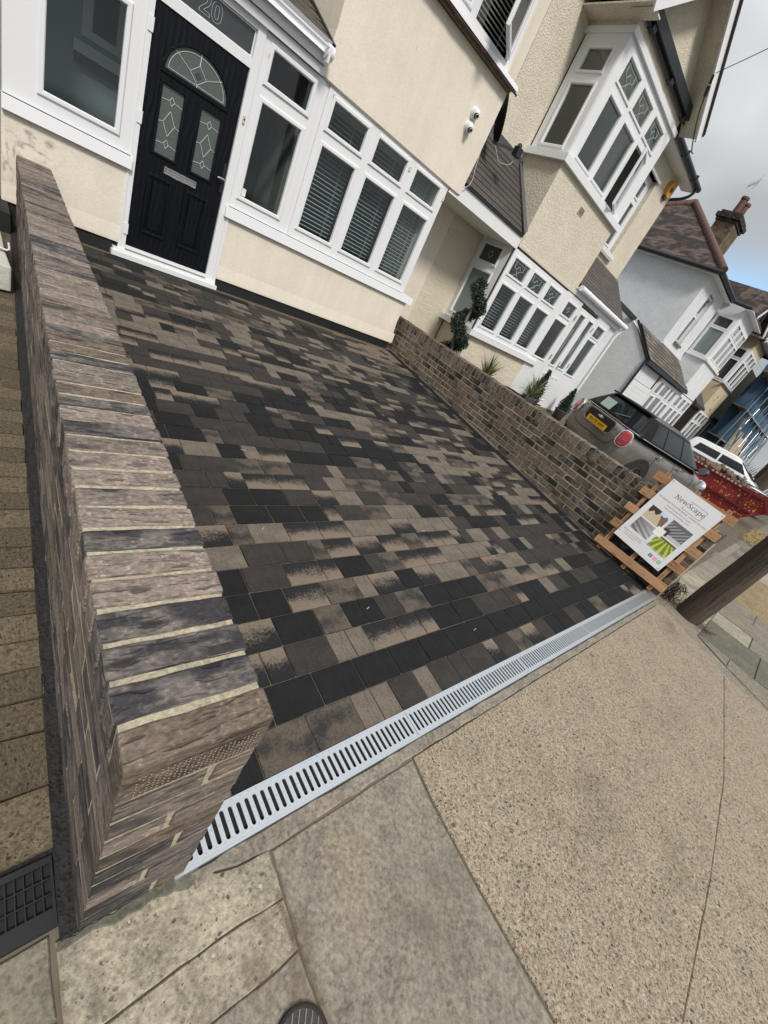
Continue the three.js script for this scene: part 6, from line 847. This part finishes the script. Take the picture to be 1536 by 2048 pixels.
function makeCar(spec) {
  const { label, category, pos, rot, L, halfW, belt, roofH, paint, roofPaint, ax, wheelR } = spec;
  const pillarM = new THREE.MeshPhysicalMaterial({ name: 'black_pillar', color: lin(0.006, 0.006, 0.007), roughness: 0.35, specularIntensity: 0.35 });
  const car = thing(spec.name, label, category, pos); car.rotation.order = 'YXZ'; car.rotation.set(...rot);
  const w = curve(spec.plan), top = curve(spec.top), bot = curve(spec.bot);
  const ease = (t) => { const s = t < 0.5 ? 0.5 * Math.pow(2 * t, 1.8) : 1 - 0.5 * Math.pow(2 - 2 * t, 1.8); return s; };
  const section = (x, q) => { const a = q * 2 * Math.PI, ca = Math.cos(a), sa = Math.sin(a), W = w(x), t = top(x), b = bot(x), e = 0.36, z = W * Math.sign(ca) * Math.pow(Math.abs(ca), e), c = lerp(b, t, 0.46), y = sa >= 0 ? c + (t - c) * Math.pow(sa, 0.42) : c + (b - c) * -0 - (c - b) * Math.pow(-sa, 0.5); const tumble = y > c ? 1 - 0.10 * ((y - c) / (t - c)) ** 2 : 1 - 0.05 * ((c - y) / (c - b)) ** 2; return [z * tumble, y]; };
  const body = gridMesh(72, 64, (u, q) => { const x = L * ease(u); const [z, y] = section(x, q); return [x, y, z]; });
  part(car, 'body', body, paint);
  { const cap = (x) => { const pts = []; for (let i = 0; i < 48; i++) { const [z, y] = section(x, i / 48); pts.push([x, y, z]); } return quadPoly(x > 1 ? pts : pts.reverse()); }; part(car, 'body_end', cap(0.0001), paint); part(car, 'body_end', cap(L), paint); }
  // greenhouse: rounded plan that shrinks towards the roof
  const [b0, b1, r0, r1] = spec.cabin, gw0 = spec.cabinW[0], gw1 = spec.cabinW[1];
  const G = (s, t, off = 0) => { const x0 = lerp(b0, r0, t), x1 = lerp(b1, r1, Math.pow(t, 0.9)), W = lerp(gw0, gw1, Math.pow(t, 1.25)) + off, cx = (x0 + x1) / 2, hx = (x1 - x0) / 2 + off, a = s * 2 * Math.PI, ca = Math.cos(a), sa = Math.sin(a), e = 0.24; return [cx + hx * Math.sign(ca) * Math.pow(Math.abs(ca), e) * (1 - 0.0 * t), lerp(belt - 0.04 + spec.beltRise * (1 - clamp(cx + hx * Math.sign(ca) * Math.pow(Math.abs(ca), e), b0, b1) / L), roofH - 0.055, t), W * Math.sign(sa) * Math.pow(Math.abs(sa), e)]; };
  part(car, 'pillars', gridMesh(120, 10, (s, t) => G(s, t)), spec.glassT ? paint : pillarM);
  const roof = gridMesh(120, 8, (s, t) => { const p = G(s, 1, 0.012), cx = (r0 + r1) / 2, k = 1 - t; return [lerp(cx, p[0], Math.pow(k, 0.75)), roofH - 0.055 + 0.062 * (1 - Math.pow(k, 3.2)) - (k === 1 ? 0.012 : 0), p[2] * Math.pow(k, 0.75)]; }); part(car, 'roof', roof, roofPaint);
  // window glass patches lie on the greenhouse, just proud of it
  const patch = (name, fx, t0, t1, side, m = spec.glass, o = 0.005) => part(car, name, gridMesh(14, 8, (u, v) => { const t = lerp(t0, t1, v), x = fx(u, t); return sideAt(x, t, side, o); }), m);
  const sideAt = (x, t, side, off) => { const x0 = lerp(b0, r0, t), x1 = lerp(b1, r1, Math.pow(t, 0.9)), W = lerp(gw0, gw1, Math.pow(t, 1.25)), k = clamp((x - (x0 + x1) / 2) / ((x1 - x0) / 2), -0.999, 0.999), z = W * Math.pow(Math.max(1e-4, 1 - Math.pow(Math.abs(k), 2 / 0.24)), 0.12); return [x, lerp(belt - 0.04 + spec.beltRise * (1 - clamp(x, b0, b1) / L), roofH - 0.055, t), side * (z + off)]; };
  for (const side of [-1, 1]) for (const [a0, a1, c0, c1] of spec.sideGlass) patch('side_window', (u, t) => lerp(lerp(a0, c0, t), lerp(a1, c1, t), u), ...(spec.glassT ?? [0.14, 0.9]), side);
  const endAt = (z, t, front, off) => { const x0 = lerp(b0, r0, t), x1 = lerp(b1, r1, Math.pow(t, 0.9)), W = lerp(gw0, gw1, Math.pow(t, 1.25)), k = clamp(z / W, -0.999, 0.999), hx = (x1 - x0) / 2 * Math.pow(Math.max(1e-4, 1 - Math.pow(Math.abs(k), 2 / 0.24)), 0.12), x = (x0 + x1) / 2 + (front ? 1 : -1) * (hx + off); return [x, lerp(belt - 0.04 + spec.beltRise * (1 - clamp(x, b0, b1) / L), roofH - 0.055, t), z]; };
  for (const front of [false, true]) part(car, front ? 'windscreen' : 'rear_window', gridMesh(16, 8, (u, v) => { const t = lerp(0.16, 0.88, v), W = lerp(gw0, gw1, Math.pow(t, 1.25)) * 0.86; return endAt(lerp(-W, W, u), t, front, 0.006); }), spec.glass);
  const cr = []; for (const side of [-1, 1]) { const pts = []; for (let i = 0; i <= 12; i++) pts.push(sideAt(lerp(b0 + 0.05, b1 - 0.2, i / 12), 0.05, side, 0.008)); cr.push(tube(pts, 0.009, 24, 5).toNonIndexed()); } { const pts = []; for (let i = 0; i <= 10; i++) pts.push(endAt(lerp(-gw0 * 0.9, gw0 * 0.9, i / 10), 0.05, false, 0.008)); cr.push(tube(pts, 0.009, 24, 5).toNonIndexed()); } part(car, 'belt_trim', cr, spec.trim ?? M.chrome);
  // wheels and arches
  for (const x of ax) for (const side of [-1, 1]) {
    const z = side * (w(x) * 0.985), aw = []; const arch = extrude([...Array.from({ length: 25 }, (_, i) => { const a = Math.PI * (-0.06 + 1.12 * i / 24); return [(wheelR + 0.095) * Math.cos(a), (wheelR + 0.095) * Math.sin(a)]; })], 0.05, 0.012); arch.translate(x, wheelR, -0.025); const a = part(car, 'wheel_arch', arch, M.rubber, [0, 0, side * (w(x) + 0.007) - side * 0.025]);
    const tyre = new THREE.LatheGeometry([[0.19, -0.085], [wheelR - 0.035, -0.095], [wheelR - 0.006, -0.08], [wheelR, -0.05], [wheelR, 0.05], [wheelR - 0.006, 0.08], [wheelR - 0.035, 0.095], [0.19, 0.085]].map(([r, y]) => new THREE.Vector2(r, y)), 36); tyre.rotateX(Math.PI / 2); const wh = part(car, 'wheel', tyre, M.rubber, [x, wheelR, side * (w(x) - 0.078)]);
    const sp = [rod([0, 0, side * 0.05], [0, 0, side * 0.088], 0.05, 14)]; for (let i = 0; i < 7; i++) { const q = i / 7 * 6.283; sp.push(bar([0.04 * Math.cos(q), 0.04 * Math.sin(q), side * 0.078], [0.195 * Math.cos(q), 0.195 * Math.sin(q), side * 0.084], 0.035, 0.02)); } const rimg = new THREE.TorusGeometry(0.198, 0.014, 8, 36); rimg.translate(0, 0, side * 0.086); sp.push(rimg); part(wh, 'rim', sp, spec.rim ?? M.black); const disc = new THREE.CylinderGeometry(0.195, 0.195, 0.1, 28); disc.rotateX(Math.PI / 2); part(wh, 'hub', disc, M.rubber);
  }
  for (const side of [-1, 1]) { // mirrors, handles
    const mx = b1 - 0.42, [, my, mz] = sideAt(mx, 0.1, side, 0.0), mg = new THREE.SphereGeometry(1, 20, 14); mg.scale(0.085, 0.085, 0.105); const mm = part(car, 'mirror', [mg, moved(new THREE.BoxGeometry(0.06, 0.03, 0.16), 0.02, -0.05, -side * 0.1)], spec.mirrorM ?? M.black, [mx, my + 0.06, mz + side * 0.16]); const mf = new THREE.CylinderGeometry(0.068, 0.068, 0.006, 20); mf.scale(1, 1, 1.3); mf.rotateZ(Math.PI / 2); part(mm, 'mirror_glass', mf, M.chrome, [-0.082, 0.0, 0]);
    for (const hx of spec.handles) { const sy = belt - 0.15 + spec.beltRise * (1 - hx / L), W = w(hx) * 0.985; part(car, 'door_handle', [bar([hx - 0.09, sy, side * (W + 0.018)], [hx + 0.09, sy - 0.008, side * (W + 0.018)], 0.02, 0.026), moved(new THREE.SphereGeometry(0.05, 12, 8).scale(1, 0.75, 0.25), hx - 0.01, sy - 0.01, side * (W - 0.004))], spec.handleM ?? M.chrome); }
    for (const dx of spec.seams ?? []) { const pts = []; for (let i = 0; i <= 8; i++) { const y = lerp(0.32, belt - 0.02, i / 8); let best = 0; for (let q = 0; q < 48; q++) { const [zz, yy] = section(dx, q / 96 - 0.12 + 0.0); if (Math.abs(yy - y) < 0.03) best = Math.max(best, zz); } pts.push([dx, y, side * ((best || w(dx) * 0.98) + 0.001)]); } part(car, 'door_seam', tube(pts, 0.004, 16, 4), M.black); }
  }
  return { car, w, top, section, sideAt, endAt };
}
{
  const paint = new THREE.MeshPhysicalMaterial({ name: 'grey_brown_paint', color: lin(0.17, 0.158, 0.148), roughness: 0.36, metalness: 0.5, clearcoat: 1, clearcoatRoughness: 0.06 });
  const roofP = new THREE.MeshPhysicalMaterial({ name: 'dark_roof_paint', color: lin(0.016, 0.016, 0.018), roughness: 0.4, clearcoat: 0.5, clearcoatRoughness: 0.1 });
  const glass = new THREE.MeshPhysicalMaterial({ name: 'tinted_car_glass', color: lin(0.010, 0.014, 0.018), roughness: 0.05, specularIntensity: 0.75 });
  const { car } = makeCar({ name: 'parked_car', label: 'grey brown small hatchback with yellow number plate, parked beyond the right wall', category: 'car', pos: [8.62, 0.124, -3.285], rot: [0.063, -0.30, -0.051], L: 3.99, halfW: 0.86, belt: 0.965, beltRise: 0.05, roofH: 1.42, paint, roofPaint: roofP, glass, ax: [0.79, 3.35], wheelR: 0.305,
    plan: [[0, 0.60], [0.05, 0.71], [0.2, 0.80], [0.5, 0.845], [0.9, 0.865], [2.2, 0.862], [3.2, 0.86], [3.6, 0.80], [3.85, 0.68], [3.99, 0.5]], top: [[0, 0.80], [0.06, 0.92], [0.16, 0.985], [0.35, 1.0], [2.2, 0.975], [2.75, 0.96], [3.4, 0.88], [3.8, 0.76], [3.99, 0.62]], bot: [[0, 0.34], [0.12, 0.25], [0.5, 0.19], [3.5, 0.18], [3.99, 0.27]],
    cabin: [0.14, 2.98, 0.46, 2.10], cabinW: [0.81, 0.575], sideGlass: [[0.52, 0.98, 0.66, 1.0], [1.04, 1.74, 1.05, 1.62], [1.80, 2.62, 1.69, 2.08]], handles: [1.12, 1.98], seams: [1.02, 1.78, 2.72], rim: M.black });
  // rear details
  const red = new THREE.MeshPhysicalMaterial({ name: 'red_lamp_lens', color: lin(0.36, 0.008, 0.016), roughness: 0.12, clearcoat: 1, clearcoatRoughness: 0.03 }), deep = new THREE.MeshPhysicalMaterial({ name: 'deep_red_lens', color: lin(0.16, 0.006, 0.01), roughness: 0.2, clearcoat: 1 });
  const oval = (a, b, n = 28, e = 0.7) => Array.from({ length: n }, (_, i) => { const t = i / n * 6.28318; return [a * Math.sign(Math.cos(t)) * Math.pow(Math.abs(Math.cos(t)), e), b * Math.sign(Math.sin(t)) * Math.pow(Math.abs(Math.sin(t)), e)]; });
  for (const s of [-1, 1]) {
    const g = extrude(oval(0.10, 0.138), 0.07, 0.016); const l = part(car, 'tail_lamp', g, red, [0.07, 0.81, s * 0.65], [0, -Math.PI / 2 + s * 0.5, 0]); l.rotation.order = 'YXZ'; l.rotation.x = -0.12;
    part(l, 'chrome_surround', extrude(oval(0.126, 0.164), 0.05, 0.012, [oval(0.098, 0.136)]), M.chrome, [0, 0, 0.004]);
    part(l, 'inner_lens', extrude([[-0.07, -0.09], [0.07, -0.09], [0.08, -0.02], [-0.08, -0.02]], 0.012, 0.004), deep, [0, 0, 0.0625]);
  }
  const c = document.createElement('canvas'); c.width = 520; c.height = 112; const x = c.getContext('2d'); x.fillStyle = '#e2aa14'; x.fillRect(0, 0, 520, 112); x.fillStyle = '#14120f'; x.font = 'bold 92px sans-serif'; x.textAlign = 'center'; x.fillText('RV19 KPP', 260, 90, 480); const tx = new THREE.CanvasTexture(c); tx.colorSpace = THREE.SRGBColorSpace;
  const rec = part(car, 'plate_recess', extrude(roundRect(-0.37, 0.37, -0.10, 0.15, 0.07), 0.03, 0.01), M.black, [0.012, 0.80, 0], [0, -Math.PI / 2, 0]); rec.position.x = 0.025;
  part(rec, 'plate_surround', extrude(roundRect(-0.40, 0.40, -0.125, 0.17, 0.085), 0.022, 0.008, [roundRect(-0.355, 0.355, -0.085, 0.14, 0.065)]), paint, [0, 0, 0.018]);
  const np = part(car, 'number_plate', box(-0.262, 0.262, -0.056, 0.056, 0, 0.008), M.black, [-0.008, 0.765, 0], [0, -Math.PI / 2, 0]); part(np, 'plate_print', new THREE.PlaneGeometry(0.52, 0.112), mat('plate_face', 0xffffff, 0.4, { map: tx }), [0, 0, 0.0095]);
  const bd = part(car, 'badge', [extrude(ngon(0, 0, 0.03, 20), 0.012, 0.003), ...[-1, 1].flatMap((s) => [0.012, 0, -0.012].map((y) => box(s * 0.03, s * (0.082 - Math.abs(y) * 1.2), y - 0.004, y + 0.003, 0.002, 0.009)))], M.chrome, [-0.02, 0.895, 0], [0, -Math.PI / 2, 0]);
  part(car, 'model_lettering', [0, 1, 2, 3, 4, 5].map((i) => box(0.40 + i * 0.022, 0.416 + i * 0.022, 0, 0.016, 0, 0.004)), M.steel, [0.045, 0.66, 0], [0, -Math.PI / 2, 0]);
  part(car, 'bumper_insert', extrude(roundRect(-0.62, 0.62, 0.27, 0.42, 0.06), 0.05, 0.02), M.black, [0.06, 0, 0], [0, -Math.PI / 2, 0]);
  part(car, 'chrome_strip', tube([[0.11, 0.60, 0.74], [0.045, 0.585, 0.55], [0.02, 0.58, 0], [0.045, 0.585, -0.55], [0.11, 0.60, -0.74]], 0.008, 40, 5), M.black);
  part(car, 'tailgate_seam', tube([[0.13, 0.985, 0.60], [0.03, 0.86, 0.545], [0.006, 0.72, 0.535], [-0.002, 0.58, 0.46], [-0.004, 0.565, 0], [-0.002, 0.58, -0.46], [0.006, 0.72, -0.535], [0.03, 0.86, -0.545], [0.13, 0.985, -0.60]], 0.006, 60, 5), M.black);
  part(car, 'rear_wiper', bar([0.21, 1.07, 0.02], [0.26, 1.16, 0.30], 0.016, 0.012), M.steel); part(car, 'rear_spoiler', [box(0.40, 0.62, 1.375, 1.405, -0.50, 0.50)], roofP);
  part(car, 'fuel_flap', (() => { const g = new THREE.TorusGeometry(0.075, 0.003, 5, 32); return g; })(), M.black, [0.93, 0.82, 0.865]);
  part(car, 'window_paper', new THREE.PlaneGeometry(0.27, 0.2), mat('pale_green_paper', [0.36, 0.46, 0.42], 0.7, { side: THREE.DoubleSide }), [0.235, 1.15, -0.27], [0, -Math.PI / 2, 0]).rotation.set(-0.35, -Math.PI / 2, 0, 'YXZ');
  part(car, 'side_repeater', [extrude(oval(0.045, 0.09), 0.02, 0.006)], M.chrome, [2.92, 0.80, 0.855]);
  for (const s of [-1, 1]) { const l = part(car, 'head_lamp', new THREE.SphereGeometry(0.14, 20, 14).scale(0.6, 1, 1), M.steel, [3.62, 0.72, s * 0.60]); }
  const wp = new THREE.MeshPhysicalMaterial({ name: 'white_paint', color: lin(0.78, 0.79, 0.8), roughness: 0.35, clearcoat: 1, clearcoatRoughness: 0.05 });
  makeCar({ name: 'parked_car', label: 'white hatchback parked nose to the street behind the red skip', category: 'car', pos: [21.4, -0.06, -4.55], rot: [0, -Math.PI / 2 + 0.0, 0.02], L: 4.2, halfW: 0.88, belt: 0.97, beltRise: 0.09, roofH: 1.60, glassT: [0.26, 0.76], paint: wp, roofPaint: wp, glass, ax: [0.8, 3.4], wheelR: 0.31, trim: M.black, mirrorM: wp, handleM: wp, rim: M.steel,
    plan: [[0, 0.62], [0.05, 0.74], [0.3, 0.84], [1.0, 0.88], [3.2, 0.87], [3.8, 0.78], [4.2, 0.55]], top: [[0, 0.86], [0.1, 0.98], [0.4, 1.02], [2.6, 0.97], [3.2, 0.92], [3.9, 0.78], [4.2, 0.62]], bot: [[0, 0.36], [0.2, 0.24], [3.8, 0.2], [4.2, 0.3]], cabin: [0.16, 3.2, 0.42, 2.2], cabinW: [0.82, 0.60], sideGlass: [[0.62, 1.60, 0.78, 1.55], [1.66, 2.85, 1.62, 2.2]], handles: [1.2, 2.1], seams: [1.62] });
}
// ---------------------------------------------------------------- red skip with rubble and fallen leaves
{
  const red = mat('chipped_red_paint', lin(0.26, 0.018, 0.02), 0.55, { map: T.dash }), redD = mat('darker_red_paint', lin(0.17, 0.013, 0.016), 0.6, { map: T.dash });
  const s = thing('skip', 'red steel rubble skip speckled with yellow leaves, beyond the grey brown car', 'skip', [16.3, -0.02, -2.45], -Math.PI / 2);
  // local x towards the street, z towards the viewer (minus world x)
  const prof = [[-1.55, 0], [1.5, 0], [2.04, 0.6], [1.78, 0.9], [-1.9, 0.9], [-2.05, 0.6]], D = 1.6;
  part(s, 'side', extrude(prof, 0.04, 0.005), red); part(s, 'side', extrude(prof, 0.04, 0.005), red, [0, 0, -D]);
  part(s, 'end_plate', [quadPoly([[1.5, 0, 0], [1.5, 0, -D], [2.04, 0.6, -D], [2.04, 0.6, 0]]), quadPoly([[2.04, 0.6, 0], [2.04, 0.6, -D], [1.78, 0.9, -D], [1.78, 0.9, 0]]), quadPoly([[-1.55, 0, 0], [-1.55, 0, -D], [-2.05, 0.6, -D], [-2.05, 0.6, 0]]), quadPoly([[-1.55, 0, 0], [1.5, 0, 0], [1.5, 0, -D], [-1.55, 0, -D]])], redD);
  part(s, 'rim', [bar([-1.95, 0.92, 0.05], [1.82, 0.92, 0.05], 0.10, 0.10), bar([1.82, 0.92, 0.04], [2.08, 0.6, 0.04], 0.10, 0.1), bar([-1.95, 0.92, -D], [1.82, 0.92, -D], 0.1, 0.1)], redD);
  for (const [a, b] of [[[-1.9, 0.47], [1.75, 0.42]]]) part(s, 'rib', bar([...a, 0.07], [...b, 0.07], 0.07, 0.06), redD); part(s, 'rib', bar([1.42, 0.45, 0.07], [1.42, 0.9, 0.07], 0.06, 0.07), redD); part(s, 'lifting_lug', [rod([1.72, 0.72, 0.03], [1.72, 0.72, 0.14], 0.05, 12), rod([-1.0, 0.72, 0.03], [-1.0, 0.72, 0.14], 0.05, 12)], redD);
  const lt = []; for (let i = 0; i < 16; i++) lt.push(box(-0.7 + i * 0.115, -0.62 + i * 0.115 - (i % 3) * 0.012, 0.895, 0.945, 0.1005, 0.102)); part(s, 'worn_lettering', lt.filter((_, i) => i !== 7), mat('faded_lettering', [0.5, 0.38, 0.36], 0.7)).userData.kind = 'stuff';
  const rub = tag(part(null, 'rubble', (() => { const l = []; for (let i = 0; i < 260; i++) { const g = new THREE.IcosahedronGeometry(R(0.04, 0.13), 0); g.scale(R(0.6, 1.5), R(0.4, 0.9), R(0.6, 1.5)); const xx = R(-1.8, 1.7); l.push(moved(g, xx, 0.80 + R(0, 0.18) + 0.1 * Math.sin(xx * 2.2 + 1), R(-1.5, -0.05), R(0, 6), R(0, 6), R(0, 6))); } return l; })(), mat('rubble', lin(0.5, 0.44, 0.36), 0.95, { map: T.soil, color: lin(7.5, 6, 4.4) }), [16.3, -0.02, -2.45], [0, -Math.PI / 2, 0]), 'brown rubble and soil heaped in the red skip', 'rubble'); rub.userData.kind = 'stuff';
  const lv = []; const chips = []; for (let i = 0; i < 120; i++) { const q = R(0, 1), xx = lerp(-0.5, 1.85, Math.pow(q, 0.42)), y = R(0.05, 0.86); if (y < 0.6 && xx > 1.4 + y) continue; if (y > 0.62 && xx > 2.0 - (y - 0.6)) continue; const g = new THREE.CircleGeometry(R(0.012, 0.03), 6); g.scale(R(0.5, 1.3), R(0.6, 1.3), 1); (i % 5 ? lv : chips).push(moved(g, xx, y, 0.0425 + R(0, 0.003), R(-0.3, 0.3), 0, R(0, 3))); }
  part(s, 'stuck_leaves', lv, mat('yellow_leaf', [0.55, 0.33, 0.05], 0.8, { side: THREE.DoubleSide })).userData.kind = 'stuff'; part(s, 'paint_chips', chips, mat('pale_chip', [0.5, 0.36, 0.3], 0.8, { side: THREE.DoubleSide })).userData.kind = 'stuff';
}
{ // dark trunk by the kerb at the right edge
  const t = thing('street_tree', 'dark thick street tree trunk at the right edge beyond the skip', 'tree', [25.6, -0.1, -1.75]); t.rotation.x = 0.02;
  const g = new THREE.CylinderGeometry(0.3, 0.38, 5, 20, 14), p = g.attributes.position; for (let i = 0; i < p.count; i++) { const a = Math.atan2(p.getZ(i), p.getX(i)), k = 1 + 0.06 * Math.sin(a * 4 + p.getY(i)) + 0.04 * Math.sin(a * 9); p.setX(i, p.getX(i) * k); p.setZ(i, p.getZ(i) * k); } g.computeVertexNormals(); g.translate(0, 2.4, 0); part(t, 'trunk', g, M.pole);
  part(t, 'limb', [rod([0, 4.7, 0], [1.2, 7.4, 0.5], 0.2, 10, 0.1), rod([0, 4.7, 0], [0.3, 7.6, 1.6], 0.2, 10, 0.1)], M.pole);
  const B = [[1.6, 8.0, 0.6, 1.5, 1.1, 1.3], [0.6, 8.3, 2.0, 1.4, 1.1, 1.3], [1.4, 9.0, 1.6, 1.2, 0.9, 1.2]], list = []; for (let i = 0; i < 3500; i++) { const [bx, by, bz, rx, ry, rz] = pick(B), a = R(0, 6.28), u = R(-1, 1), q = Math.sqrt(1 - u * u), k = 0.4 + 0.65 * Math.sqrt(rnd()); const l = leafGeo.clone(); l.scale(4, 4, 4); list.push(clean(moved(l, bx + rx * k * q * Math.cos(a), by + ry * k * u, bz + rz * k * q * Math.sin(a), R(0, 6), R(-1.5, 1.5), R(0, 6)))); } part(t, 'crown', mergeGeometries(list), leafM[0]).userData.kind = 'stuff';
}
renderer.render(scene, camera);
